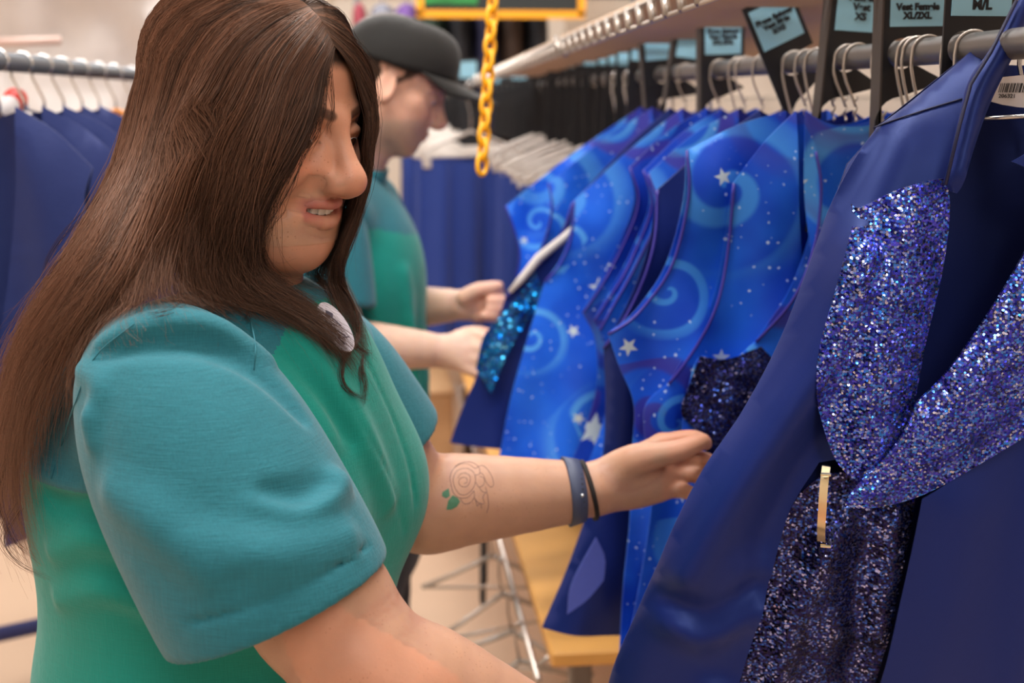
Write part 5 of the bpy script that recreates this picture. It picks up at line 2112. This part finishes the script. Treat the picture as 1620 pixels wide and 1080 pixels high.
def divider(y, label, text=None, tilt=0.0, yaw=0.0, dx=.02, dz=0.0, side=True, size=.0125, off=0.0, x=None, group='black size dividers on the pole'):
    x = ROD_X if x is None else x
    t = thing('size_divider', label, 'divider', (x, y, ROD_Z), group)
    pl = Plane((x, y, ROD_Z), -Vector((math.sin(yaw), math.cos(yaw), 0)))
    c, s = math.cos(tilt), math.sin(tilt)
    pl.u, pl.v = pl.u * c + pl.v * s, pl.v * c - pl.u * s
    w0, w1 = -.036 + dx, .036 + dx
    top = .098 + dz
    # plate with a round notch open to the right
    h = [(.0162 * math.cos(a), .0162 * math.sin(a)) for a in np.linspace(R(40), R(320), 26)]
    arc2 = [(.030 * math.cos(a) + .002, -.075 + .030 * math.sin(a)) for a in np.linspace(R(95), R(265), 12)]
    poly = [(w0, top), (w0, -.21), (w1 - .03, -.21)] + (arc2[::-1] if y < 2.6 else [(w1, -.21)]) + [(w1, -.030)] + h[::-1] + [(w1, .012), (w1, top)]
    poly = [(float(a), float(b)) for a, b in poly]
    panel('plate', poly, pl, lambda u, v: 0 * u, DIV, t, .003, .02)
    if side:
        m3 = Matrix((pl.u, -pl.n, pl.v)).transposed()
        MB().box(pl.w(w0 - .001, (top - .21) / 2, -.013), (.003, .026, top + .21), m3).build('side_flange', DIV_SIDE, t)
    lw, lh = .060, .056
    zc = top - .008 - lh / 2
    lab = panel('label', [(w0 + .006, zc - lh / 2), (w0 + .006 + lw, zc - lh / 2), (w0 + .006 + lw, zc + lh / 2), (w0 + .006, zc + lh / 2)], pl, lambda u, v: .0012 + 0 * u, LAB, t, .0008, .02)
    if text:
        text_mesh(text, size, frame3(pl.w(w0 + .006 + lw / 2, zc + off, .0016), pl.u, pl.v, pl.n), BLACK_INK, lab, 'lettering', .0006)
    return t


divider(1.19, 'black size divider lettered M/L behind the navy jacket collar', '\nM/L', 0, -.02, dx=.015, dz=-.004, off=-.012, side=False)
divider(1.335, 'black size divider lettered Vest Female XL/2XL', 'Vest Female\nXL/2XL', .02, .0, dx=.015, dz=-.006, size=.0096, off=-.0125)
divider(1.50, 'black size divider half hidden behind the XL/2XL one, lettering cut off', 'Female\nVest\nXS', -.06, .0, dx=.012, dz=-.002, size=.0115)
divider(1.70, 'black size divider tilted steeply to one side, lettered S/XS', 'Flame Spinner\nVest Male\nS/XS', .44, .0, dx=.0, dz=-.004, side=False, size=.0095)
divider(2.07, 'black size divider lettered 2XL/3XL, upright beyond the tilted one', 'Flame Spinner\nVest Female\n2XL/3XL', .03, .0, dx=.005, dz=-.010, size=.0095)
for y, tl, dx, dz, lb in ((2.36, -.12, .02, -.005, 'black size divider leaning left just past the 2XL/3XL one'), (2.50, .10, .0, -.005, 'black size divider crossing the left-leaning one')):
    divider(y, lb, None, tl, .0, dx, dz)
yy = 2.68
while yy < 6.9:
    divider(yy, 'black size divider with a blurred pale label in the packed far row', None, rr.uniform(-.05, .05), .0, rr.uniform(-.008, .012), rr.uniform(-.01, .01), side=False, x=ROD_X if yy < 4.45 else .33, group='packed black dividers in the far row')
    yy += .15 if yy < 4.3 else .21
for yy in (4.5, 4.66, 4.84, 5.04, 5.26, 5.5, 5.76):
    divider(yy, 'black size divider with a blurred pale label in the packed far row', None, rr.uniform(-.05, .05), .0, .0, rr.uniform(-.01, .01), side=False, group='packed black dividers in the far row')

# ---- navy trousers on white clip hangers further along
PALE = simple('white_hanger_plastic', srgb(206, 194, 184), .4)
TAN = simple('tan_hanger_wood', srgb(160, 128, 104), .5)
NAVY_PANT = cloth_material('navy_trouser_cloth', srgb(48, 70, 146), .6, slub=.10)


def navy_pants(y, yaw, x=ROD_X, hw=.19, first=False):
    pl = Plane((x, y, ROD_Z), -Vector((math.sin(yaw), math.cos(yaw), 0)))
    h = thing('clip_hanger', 'white plastic clip hanger in the far row holding navy trousers', 'hanger', (x, y, ROD_Z - .2), 'white clip hangers in the far row')
    R0 = ROD_R + .003
    pts = [pl.w(R0 * math.cos(a), R0 * math.sin(a)) for a in np.linspace(R(-50), R(180), 9)] + [pl.w(-R0, -.03), pl.w(0, -.10), pl.w(0, -.16)]
    MB().tube(pts, .003, 6).build('hook', STEEL, h, True)
    MB().tube([pl.w(-hw, -.245), pl.w(-hw * .6, -.205), pl.w(0, -.16), pl.w(hw * .6, -.205), pl.w(hw, -.245)], .0065, 7).build('arm', PALE if rr.random() < .8 else TAN, h, True)
    MB().tube([pl.w(-hw, -.245), pl.w(hw, -.245)], .0075, 7).build('bar', PALE, h, True)
    for s in (-1, 1):
        MB().box(pl.w(s * hw * .8, -.262), (.03, .022, .05), None, .004).build('clip', PALE, h)
    t = thing('trousers', 'navy trousers hanging straight down from a white clip hanger in the far row', 'trousers', pl.w(0, -.27), 'navy trousers in the far row')
    g = np.linspace(-1, 1, 25); V, F = [], []
    p0 = rr.uniform(0, 6)
    zz = np.linspace(-.268, -.98, 9)
    for sd in (1, -1):
        for zv in zz:
            for u in g:
                w = hw * (.93 + .05 * (zv + .268) / -.7)
                d = sd * .014 * (1 - u ** 6) + .016 * math.sin(u * 11 + p0) * (.4 - zv)
                V.append(pl.w(u * w, zv, d))
    n = len(g)
    for s in range(2):
        for i in range(len(zz) - 1):
            for j in range(n - 1):
                a = s * n * len(zz) + i * n + j
                F.append((a, a + 1, a + n + 1, a + n) if s else (a, a + n, a + n + 1, a + 1))
    mesh_obj('leg_fabric', V, F, NAVY_PANT, t)


rod2 = MB().tube([(.33, 4.42, ROD_Z), (.33, 7.4, ROD_Z)], ROD_R, 18).build('hanging_pole', POLE, None, True)
tag(rod2, 'grey pole of the far row carrying navy trousers beyond the man', 'pole')
yy = 2.80
while yy < 6.9:
    navy_pants(yy, rr.uniform(-.32, .22), x=ROD_X if yy < 4.45 else .33, hw=rr.uniform(.185, .225))
    yy += rr.uniform(.12, .18)

# ---- yellow chain
YEL = simple('yellow_chain_plastic', srgb(246, 172, 8), .4)
ch = thing('chain', 'yellow plastic chain hanging in front of the cap brim', 'chain', at(762, 276, 2.02))
p0, p1 = at(762, 272, 2.02), at(792, -190, 2.06)
n = 20
dirc = (p1 - p0).normalized()
link = None
for k in range(n):
    c = p0.lerp(p1, (k + .5) / n)
    sd = dirc.cross(C_F).normalized() if k % 2 == 0 else C_F.copy()
    sd = (sd * .8 + dirc.cross(sd) * .6).normalized()
    hl = (p1 - p0).length / n * .68
    pts = []
    for a in np.linspace(0, 2 * math.pi, 17)[:-1]:
        pts.append(c + dirc * (hl * math.sin(a)) + sd * (.0088 * math.cos(a)))
    MB().tube(pts, .0042, 7, closed=True).build('link', YEL, ch, True)
hk = MB().tube([p1 - dirc * .01, p1 + UP * .02, Vector((p1.x, p1.y, 2.46))], .004, 8)
hk.build('hook', STEEL, ch, True)
structure(MB().tube([(-1.6, p1.y, 2.47), (1.3, p1.y, 2.47)], .018, 14).build('trim_3', POLE, None, True))

# ---- far end: a banner with a yellow border and dark costumes on a high rail
BLK = simple('banner_black', (.012, .016, .016), .6)
GRN = simple('banner_green', srgb(40, 130, 62), .7, noise=.5, nscale=14)
ORG = simple('banner_border', srgb(244, 164, 20), .6)
bn = thing('banner', 'black and green banner with a yellow border above the man', 'banner', (.56, 6.0, 2.0))
MB().box((.58, 6.0, 2.28), (.78, .012, .62)).build('cloth', BLK, bn)
MB().box((.34, 5.990, 2.14), (.26, .006, .22)).build('green_patch', GRN, bn)
m = MB().box((.58, 5.988, 1.985), (.78, .012, .034)).box((.205, 5.988, 2.28), (.034, .012, .60)).box((.955, 5.988, 2.28), (.034, .012, .60))
m.build('border', ORG, bn)
hr = thing('high_rail', 'steel rail across the far end carrying dark costumes', 'rail', (.5, 6.35, 2.1))
MB().tube([(-.1, 6.35, 2.10), (1.28, 6.35, 2.10)], .013, 10).build('bar', POLE, hr, True)
for xx in (-.09, 1.27):
    MB().tube([(xx, 6.35, 0), (xx, 6.35, 2.11)], .013, 10).build('post', POLE, hr, True)
cols = [((.28, .03, .05), 'dark red'), ((.20, .20, .24), 'grey'), ((.16, .07, .28), 'purple'), ((.02, .05, .03), 'bottle green'), ((.015, .015, .02), 'black'), ((.03, .03, .08), 'ink blue'), ((.05, .025, .015), 'dark brown'), ((.015, .015, .02), 'black')]
xs = [-.075, .035, .155, .280, .405, .530, .655, .780]
for k, ((c, nm), xx) in enumerate(zip(cols, xs)):
    place = {0: 'at the near end', 4: 'in the middle', 7: 'at the far end'}.get(k, '')
    t = thing('costume', ('%s costume hanging on the high far rail %s' % (nm, place)).strip(), 'costume', (xx, 6.35, 1.7), 'costumes on the far rail')
    wd = .036 if k == 0 else .065
    zb = 1.30 if k > 2 else 1.62
    g = np.linspace(0, 2 * math.pi, 22)[:-1]
    V, F = [], []
    zz = [2.05, 2.02, 1.93, 1.8, 1.6, zb]
    sc = [.45, .9, 1, 1, 1.02, 1.05]
    for zv, s_ in zip(zz, sc):
        for a in g:
            rad = 1 + .06 * math.sin(5 * a + k)
            V.append((xx + wd * s_ * math.cos(a) * rad, 6.35 + .20 * s_ * math.sin(a), zv))
    n = len(g)
    for i in range(len(zz) - 1):
        for j in range(n):
            F.append((i * n + j, i * n + (j + 1) % n, (i + 1) * n + (j + 1) % n, (i + 1) * n + j))
    F += [tuple(range(n))[::-1], tuple(len(V) - n + j for j in range(n))]
    mesh_obj('fabric', V, F, simple('costume_cloth_%d' % k, c, .75, noise=.3, nscale=9), t)
    MB().tube([(xx, 6.35, 2.04), (xx, 6.35, 2.08), (xx, 6.337, 2.10), (xx, 6.35, 2.117), (xx, 6.366, 2.10)], .003, 6).build('hook', STEEL, t, True)

# ---- the rack on the left
LX, LZ = -.58, 1.658
lrod = MB().tube([(LX, 1.5, LZ), (LX, 7.2, LZ)], .0150, 20).build('hanging_pole', simple('ribbed_pole', srgb(118, 122, 128), .45, .5), None, True)
tag(lrod, 'dark grey pole of the left rack carrying navy vests', 'pole')
for yy in (1.55, 7.15):
    pass
rk = thing('rack_frame', 'blue painted steel frame of the left rack, low bar near the floor', 'rack frame', (LX, 4, 0))
BLUEP = simple('blue_painted_steel', srgb(22, 34, 92), .5, noise=.2, nscale=40)
for yy in (1.5, 7.2):
    MB().tube([(LX, yy, 0), (LX, yy, LZ - .016)], .016, 12).build('post', BLUEP, rk, True)
a_, b_ = on_plane(-60, 1016, (0, 0, .20), UP), on_plane(140, 972, (0, 0, .20), UP)
dv_ = (b_ - a_)
MB().tube([a_ - dv_ * .2, b_ + dv_ * 3.0], .021, 12).build('base_bar', BLUEP, rk, True)
LN = cloth_material('navy_vest_cloth', srgb(28, 42, 98), .55, slub=.06)
ORH = simple('orange_hanger_plastic', srgb(226, 140, 50), .4)
lab_n = ['nearest the aisle end', 'second', 'third', 'fourth', 'fifth', 'sixth', 'seventh', 'eighth', 'ninth', 'tenth', 'eleventh', 'twelfth']


def left_vest(y, yaw, hw, k, hmat, lab):
    global ROD_X_
    pl = Plane((LX, y, LZ), -Vector((math.sin(yaw), math.cos(yaw), 0)))
    h = thing('plastic_hanger', ('orange' if hmat is ORH else 'white') + ' plastic hanger on the left rack above a navy vest', 'hanger', (LX, y, LZ - .1), 'orange hangers on the left rack' if hmat is ORH else 'white hangers on the left rack')
    R0 = .0175
    MB().tube([pl.w(R0 * math.cos(a), R0 * math.sin(a)) for a in np.linspace(R(-50), R(180), 9)] + [pl.w(-R0, -.02), pl.w(0, -.06), pl.w(0, -.09)], .0025, 6).build('hook', STEEL, h, True)
    m = MB().tube([pl.w(-hw * .86, -.165), pl.w(-hw * .45, -.118), pl.w(0, -.082), pl.w(hw * .45, -.118), pl.w(hw * .86, -.165)], .006, 7)
    m.tube([pl.w(-hw * .86, -.167), pl.w(hw * .86, -.167)], .005, 7)
    if k > 1:
        m.build('arm', hmat, h, True)
    t = thing('vest', lab, 'vest', pl.w(0, -.1), 'navy vests on the left rack')
    pl2 = Plane(pl.w(0, -.058 - (.045 if hmat is ORH else 0), .004), pl.n)
    sh, arm, side, bot, fr = vest_outline(hw, hw + .045, hw + .07, .62, 0)
    left = outline(sh, arm, side, bot, fr, step=.014)
    right = [(-u, v) for u, v in left][::-1]
    r_ = np.random.default_rng(k)
    ph = r_.uniform(0, 6, 3)

    def lf(u, v, sg):
        P = np.stack([-np.abs(u), v], 1)
        e = np.minimum(poly_dist(P, catmull(sh, 8), closed=False), poly_dist(P, catmull(side, 12), closed=False))
        w = 1 - np.exp(-e / .04)
        return sg * (.018 * w + .001) + w * (.006 * np.sin(40 * u + ph[0] + 4 * v) + .004 * np.sin(66 * u + ph[1]))
    panel('front', left, pl2, lambda u, v: lf(u, v, 1), LN, t, .0016, .022)
    panel('front', right, pl2, lambda u, v: lf(u, v, 1) - .001, LN, t, .0016, .018)
    mir = lambda c: [(-u, v) for u, v in c][::-1]
    neck = [(.062, -.018), (0, -.034), (-.062, -.018)]
    back = outline(sh, arm, side, [bot[0], (0, bot[0][1] - .012), (-bot[0][0], bot[0][1])], mir(side), mir(arm), mir(sh), neck, step=.016)
    panel('back', back, pl2, lambda u, v: lf(u, v, -1), LN, t, .0016, .026)


ys = [1.92, 2.06, 2.20, 2.33, 2.47, 2.62, 2.78, 2.95, 3.15, 3.4, 3.7, 4.0]
for k, y in enumerate(ys):
    hm = PALE if k < 5 else ORH
    left_vest(y, rr.uniform(-.30, .05), .165 + .015 * (k % 3), k, hm, 'navy sleeveless vest on the left rack, %s along the pole' % (lab_n[k] if k else 'nearest one'))
rt = thing('price_tag', 'red and white round tag on the left rack pole', 'tag', at(22, 158, 2.1))
MB().lathe([(0, .006), (.018, .005), (.021, 0), (.018, -.005), (0, -.006)], 18, Matrix.Rotation(R(80), 3, 'X'), at(24, 158, 2.12)).build('disc', simple('red_tag', srgb(222, 60, 50), .4), rt, True)
MB().lathe([(0, .003), (.016, .002), (.018, 0), (0, -.003)], 18, Matrix.Rotation(R(80), 3, 'X'), at(14, 168, 2.11)).build('white_disc', WHITE_TAG, rt, True)
# plastic dust sheet over goods stacked behind the left rack
SHEET = simple('grey_dust_sheet', srgb(214, 206, 202), .35, noise=.14, nscale=6, bump=.5)
ds = thing('dust_sheet', 'crumpled translucent grey dust sheet behind the left rack', 'plastic sheet', (-1.6, 5.2, 0))
g = 46
V, F = [], []
for i in range(g):
    for j in range(g):
        u, v = i / (g - 1), j / (g - 1)
        q = Vector((u * 5, v * 5, 2))
        V.append((-2.3 + 2.0 * u + .03 * mnoise.noise(q * 1.5), 5.3 + .5 * u + .14 * mnoise.noise(q) + .05 * mnoise.noise(q * 3) - .12 * v, 2.5 * v * (1 - .10 * u ** 4) + .03 * mnoise.noise(q * 2)))
for i in range(g - 1):
    for j in range(g - 1):
        a = i * g + j
        F.append((a, a + g, a + g + 1, a + 1))
so = mesh_obj('sheet', V, F, SHEET, ds)
md = so.modifiers.new('thickness', 'SOLIDIFY'); md.thickness = .004
pb = MB().tube([at(-40, 68, 3.6), at(96, 64, 3.65)], .012, 10).build('pink_bar', simple('pinkish_bar', srgb(216, 184, 172), .5), None, True)
tag(pb, 'thin pinkish bar above the left rack pole', 'bar')

# ---------------------------------------------------------------- the man behind
M_D = 2.40
mp = R(-4)
_mf = RH * math.cos(mp) - FH * math.sin(mp)
mphi = R(24)
M_HEAD = frame_mat((0, 0, 0), _mf * math.cos(mphi) - UP * math.sin(mphi), UP * math.cos(mphi) + _mf * math.sin(mphi), 1.02)
M_HEAD.translation = at(704, 200, M_D) - M_HEAD.to_3x3() @ Vector((.117, 0, -.036))
MF = RH * math.cos(R(2)) - FH * math.sin(R(2))
ML = UP.cross(MF)
M_O = at(570, 300, M_D + .02)
M_BODY = frame_mat(M_O, MF, UP, 1.0)
man = thing('person', 'man in a black cap and green shirt looking down at a vest in his hands', 'person', (M_O.x, M_O.y, 0))
mS_R, mS_L = M_BODY @ Vector((-.035, -.17, -.04)), M_BODY @ Vector((-.01, .17, -.04))
mE_R, mW_R = at(535, 545, 2.26), at(700, 555, 2.30)
mE_L, mW_L = at(610, 488, 2.60), at(728, 482, 2.50)


def man_field():
    F = Field()
    head_field(F, M_HEAD, False, 1.0, 1.0)
    F.frame(None)
    hn = M_HEAD @ Vector((-.03, 0, -.07)); base = M_BODY @ Vector((-.025, 0, .02))
    F.chain([hn, hn.lerp(base, .5), base], [.058, .060, .070], .03, inner=.02)
    F.frame(M_BODY)
    F.ell((-.02, 0, -.16), (.10, .15, .17), .04)
    F.ell((-.02, 0, -.42), (.10, .14, .2), .05)
    arm_field(F, mS_R, mE_R, mW_R, [.050, .048, .042, .043, .036, .027])
    arm_field(F, mS_L, mE_L, mW_L, [.050, .048, .042, .043, .036, .027])
    # near hand: back of the hand, four fingers closing on the cloth
    w = mW_R
    mcp = [at(752, 532, 2.295), at(752, 550, 2.28), at(748, 567, 2.275), at(740, 582, 2.275)]
    for m_, r_ in zip(mcp, (.0125, .013, .0125, .0115)):
        F.cone(w + (m_ - w) * .15, m_, .022, r_, .016)
    for m_, pip, tip, r_ in zip(mcp, [(793, 541), (795, 562), (788, 580), (768, 598)], [(798, 556), (801, 577), (795, 594), (776, 603)], (.0105, .0108, .0103, .009)):
        a, b = at(*pip, 2.275), at(*tip, 2.30)
        F.chain([m_, m_.lerp(a, .55) - C_F * .008, a, b, b + C_F * .025], [r_ * 1.1, r_, r_ * .95, r_ * .85, r_ * .75], .006, n=10, inner=.003)
    F.chain([at(715, 540, 2.32), at(745, 528, 2.335), at(775, 530, 2.34), at(792, 540, 2.335)], [.016, .014, .011, .009], .01, n=9)
    # far hand: fist with the thumb up
    w = mW_L
    mcp = [at(760, 462, 2.50), at(765, 476, 2.49), at(764, 488, 2.49), at(756, 499, 2.49)]
    for m_ in mcp:
        F.cone(w + (m_ - w) * .15, m_, .020, .0122, .016)
    for m_ in mcp:
        F.chain([m_, m_ + MF * .032, m_ + MF * .036 - C_F * .022, m_ + MF * .012 - C_F * .030], [.0112, .0105, .0098, .008], .006, n=9)
    F.chain([at(735, 470, 2.47), at(755, 459, 2.465), at(775, 455, 2.465), at(790, 452, 2.465)], [.016, .0135, .0115, .0090], .008, n=9)
    return F


MFIELD = man_field()
hc = Vector(M_HEAD.translation)
nz_ = (M_BODY @ Vector((0, 0, .0))).z
parts_ = [MFIELD.mesh((hc.x - .2, hc.y - .17, nz_), (hc.x + .2, hc.y + .17, hc.z + .18), .0026, 1)]
la, lb = at(560, 640, 2.3), at(840, 420, 2.3)
parts_.append(MFIELD.mesh((M_O.x - .03, M_O.y - .30, la.z - .02), (lb.x + .05, M_O.y + .36, lb.z + .02), .0034, 1))
parts_.append(MFIELD.mesh(M_O - Vector((.28, .3, .62)), M_O + Vector((.22, .3, .08)), .007, 1))
V = np.concatenate([p[0] for p in parts_])
Fs, b0 = [], 0
for v_, f_ in parts_:
    Fs.append(f_ + b0); b0 += len(v_)
Fs = np.concatenate(Fs)
C = face_colour(V, M_HEAD, (.74, .41, .29), (.52, .22, .17), (.10, .055, .03), (.64, .22, .15), False, stubble=(.46, .26, .185))
L = (np.array(M_HEAD.inverted()) @ np.concatenate([V, np.ones((len(V), 1))], 1).T).T[:, :3]
hm = (np.abs(L[:, 1]) > -1) * sstep(.050 - L[:, 0], 0, .012) * sstep(L[:, 2] + .02 - 1.1 * np.clip(L[:, 0] + .005, 0, 1) - .6 * np.clip(-.03 - L[:, 0], 0, .05), 0, .012) * (L[:, 2] < .2)
ear = (np.abs(L[:, 1]) > .074) & (L[:, 0] > -.034) & (L[:, 0] < .012) & (L[:, 2] < .025)
hm = np.where(ear, 0, hm)
C = C * (1 - hm[:, None]) + np.array((.060, .030, .017)) * hm[:, None]
mesh_obj('body', V, Fs, SKIN_MAN, man, col=C)
eyes(M_HEAD, man)

# short hair under the cap
r = np.random.default_rng(9)
n = 2600
th = r.uniform(0, 2 * math.pi, n); zz = r.uniform(-.055, .05, n)
xx = -.014 + .100 * np.cos(th); yy = .0785 * np.sin(th)
k = (xx < .048) & (zz > -.012 + .9 * np.clip(xx + .01, 0, 1) - .5 * np.clip(-.02 - xx, 0, .08)) & ~((np.abs(yy) > .06) & (xx > -.036) & (xx < .012) & (zz < .022))
P0 = np.stack([xx, yy, zz], 1)[k]
n = len(P0)
t = np.linspace(0, 1, 5)
dr = np.stack([-.25 + 0 * P0[:, 0], P0[:, 1] * 3, -1 + 0 * P0[:, 0]], 1) + r.normal(0, .2, (n, 3))
dr /= np.linalg.norm(dr, axis=1, keepdims=True)
P = P0[:, None] + dr[:, None] * (t * .013)[None, :, None]
M4 = np.array(M_HEAD)
P = P @ M4[:3, :3].T + M4[:3, 3]
MHF = Field(); head_field(MHF, M_HEAD, False); MHF.frame(None)
P = push_out(P, MHF, np.broadcast_to((.0005 + .0035 * t)[None], P.shape[:2]), 2)
hv, hf, hc_ = strand_mesh([(P, np.tile(np.array((.075, .036, .020)), (n, 5, 1)) * r.uniform(.6, 1.5, (n, 1, 1)), .0004)])
mesh_obj('hair', hv, hf, HAIR, man, col=hc_)

# baseball cap
CAP = cloth_material('black_cap_cloth', srgb(30, 28, 26), .75, slub=.06)
V, F = [], []
nu, nv = 48, 18
for j in range(nv + 1):
    ph = j / nv * math.pi / 2
    for i in range(nu):
        a = 2 * math.pi * i / nu
        c, s = math.cos(a), math.sin(a)
        front = max(0, c)
        rx = .108 + .004 * front; ry = .087
        zz = .026 + (.092 + .010 * front * math.cos(ph)) * math.sin(ph) ** .92
        rad = math.cos(ph) ** .74 if j < nv else 0
        seam = 1 - .006 * max(0, math.cos(6 * a)) ** 14
        V.append(M_HEAD @ Vector((-.008 + rx * c * rad * seam, ry * s * rad * seam, zz + .018 * c * math.cos(ph) * (1 if c > 0 else .5))))
for j in range(nv):
    for i in range(nu):
        i2 = (i + 1) % nu
        F.append((j * nu + i, j * nu + i2, (j + 1) * nu + i2, (j + 1) * nu + i))
cap = mesh_obj('cap', V, F, CAP, man)
md = cap.modifiers.new('cloth_thickness', 'SOLIDIFY'); md.thickness = .003
V, F = [], []
nu, nv = 22, 9
for sd in (0, 1):
    for j in range(nv + 1):
        for i in range(nu + 1):
            a = (i / nu * 2 - 1) * R(62)
            q = j / nv
            bx_ = -.008 + .112 * math.cos(a); by_ = .088 * math.sin(a)
            ext = .092 * math.cos(a) ** .55
            x_ = bx_ + q * ext - .006; y_ = by_ * (1 - .10 * q)
            z_ = .046 - .003 * q - 3.2 * y_ * y_ * (.4 + .9 * q) - .0035 * sd
            V.append(M_HEAD @ Vector((x_, y_, z_)))
n1 = (nu + 1) * (nv + 1)
for j in range(nv):
    for i in range(nu):
        a = j * (nu + 1) + i
        F.append((a, a + 1, a + nu + 2, a + nu + 1))
        F.append((n1 + a, n1 + a + nu + 1, n1 + a + nu + 2, n1 + a + 1))
edge_ = [i for i in range(nu + 1)] + [j * (nu + 1) + nu for j in range(1, nv + 1)] + [nv * (nu + 1) + i for i in range(nu - 1, -1, -1)] + [j * (nu + 1) for j in range(nv - 1, 0, -1)]
for a, b in zip(edge_, edge_[1:] + edge_[:1]):
    F.append((b, a, n1 + a, n1 + b))
mesh_obj('brim', V, F, CAP, cap)
MB().lathe([(0, .004), (.006, .003), (.0075, 0)], 12, M_HEAD.to_3x3().normalized(), M_HEAD @ Vector((-.008, 0, .119))).build('button', CAP, cap, True)

# shirt
F = Field(); F.frame(M_BODY)
for sy in (-1, 1):
    F.cone((-.035, .05 * sy, .015), (-.02, .15 * sy, -.035), .052, .060, .04)
F.ell((-.025, 0, -.15), (.135, .175, .19), .05)
F.ell((.004, 0, -.20), (.112, .15, .16), .05)
F.ell((-.018, 0, -.45), (.134, .178, .28), .06)
F.ell((-.018, 0, -.62), (.136, .180, .16), .06)
F.plane((0, 0, -.72), (0, 0, -1), .004)
for k, yv in enumerate((-.10, -.03, .04)):
    F.chain([(.09, yv, -.15), (.112, yv + .01, -.35), (.098, yv - .01, -.6)], [.003, .010, .006], .03, 'u', n=10)
V, Fc = F.mesh(M_O - Vector((.30, .3, .76)), M_O + Vector((.26, .3, .12)), .006, 1)
mshirt = mesh_obj('shirt', V, Fc, [GREEN, TEAL], man)
L = (np.array(M_BODY.inverted()) @ np.concatenate([V, np.ones((len(V), 1))], 1).T).T[:, :3]
lc = L[Fc].mean(1)
yk = (lc[:, 2] > -.045 - .35 * lc[:, 0]) | (lc[:, 0] < -.045)
mshirt.data.polygons.foreach_set('material_index', yk.astype(np.int32))
for s_, e_, nm in ((mS_R, mE_R, 'sleeve'), (mS_L, mE_L, 'sleeve')):
    F = Field()
    ax = (e_ - s_).normalized()
    F.chain([s_, s_.lerp(e_, .5), s_.lerp(e_, 1.0)], [.064, .068, .066], .03, n=8, inner=.02)
    hp_ = s_.lerp(e_, .74)
    F.plane(hp_, ax, .003)
    F.cone(s_.lerp(e_, .55), s_.lerp(e_, 1.2), .0615, .063, .002, 'c')
    V, Fc = F.mesh([min(s_[i], hp_[i]) - .1 for i in range(3)], [max(s_[i], hp_[i]) + .1 for i in range(3)], .006, 1)
    mesh_obj(nm, V, Fc, TEAL, mshirt)
mb = MB()
cbm = M_BODY @ Vector((-.022, 0, .030))
axm = (M_HEAD @ Vector((-.025, 0, -.085)) - cbm).normalized()
mb.lathe([(.084, -.03), (.078, -.004), (.073, .012), (.071, .030), (.0695, .030), (.071, .008), (.075, -.02)], 30, axm.to_track_quat('Z', 'Y').to_matrix(), cbm)
mb.build('collar', TEAL, mshirt, True)
F = Field(); F.frame(M_BODY)
F.ell((-.01, 0, -.68), (.125, .165, .15), .04)
for sy in (-1, 1):
    F.chain([(-.01, .08 * sy, -.70), (.0, .085 * sy, -1.02), (-.01, .09 * sy, -M_O.z + .06)], [.090, .066, .055], .03, n=14)
V, Fc = F.mesh((M_O.x - .3, M_O.y - .3, .01), (M_O.x + .3, M_O.y + .3, M_O.z - .53), .010, 1)
mesh_obj('trousers', V, Fc, TROUSER, man)
for sy in (-1, 1):
    F = Field(); F.frame(M_BODY); zf = -M_O.z
    F.cone((-.05, .09 * sy, zf + .045), (.15, .09 * sy, zf + .034), .042, .036, .03)
    F.cone((-.02, .09 * sy, zf + .05), (-.015, .09 * sy, zf + .10), .045, .05, .03)
    F.plane((0, 0, zf), (0, 0, -1), .004)
    c = M_BODY @ Vector((.05, .09 * sy, zf + .06))
    V, Fc = F.mesh(c - Vector((.25, .25, .08)), c + Vector((.25, .25, .12)), .007, 1)
    mesh_obj('shoe', V, Fc, SHOE, man)
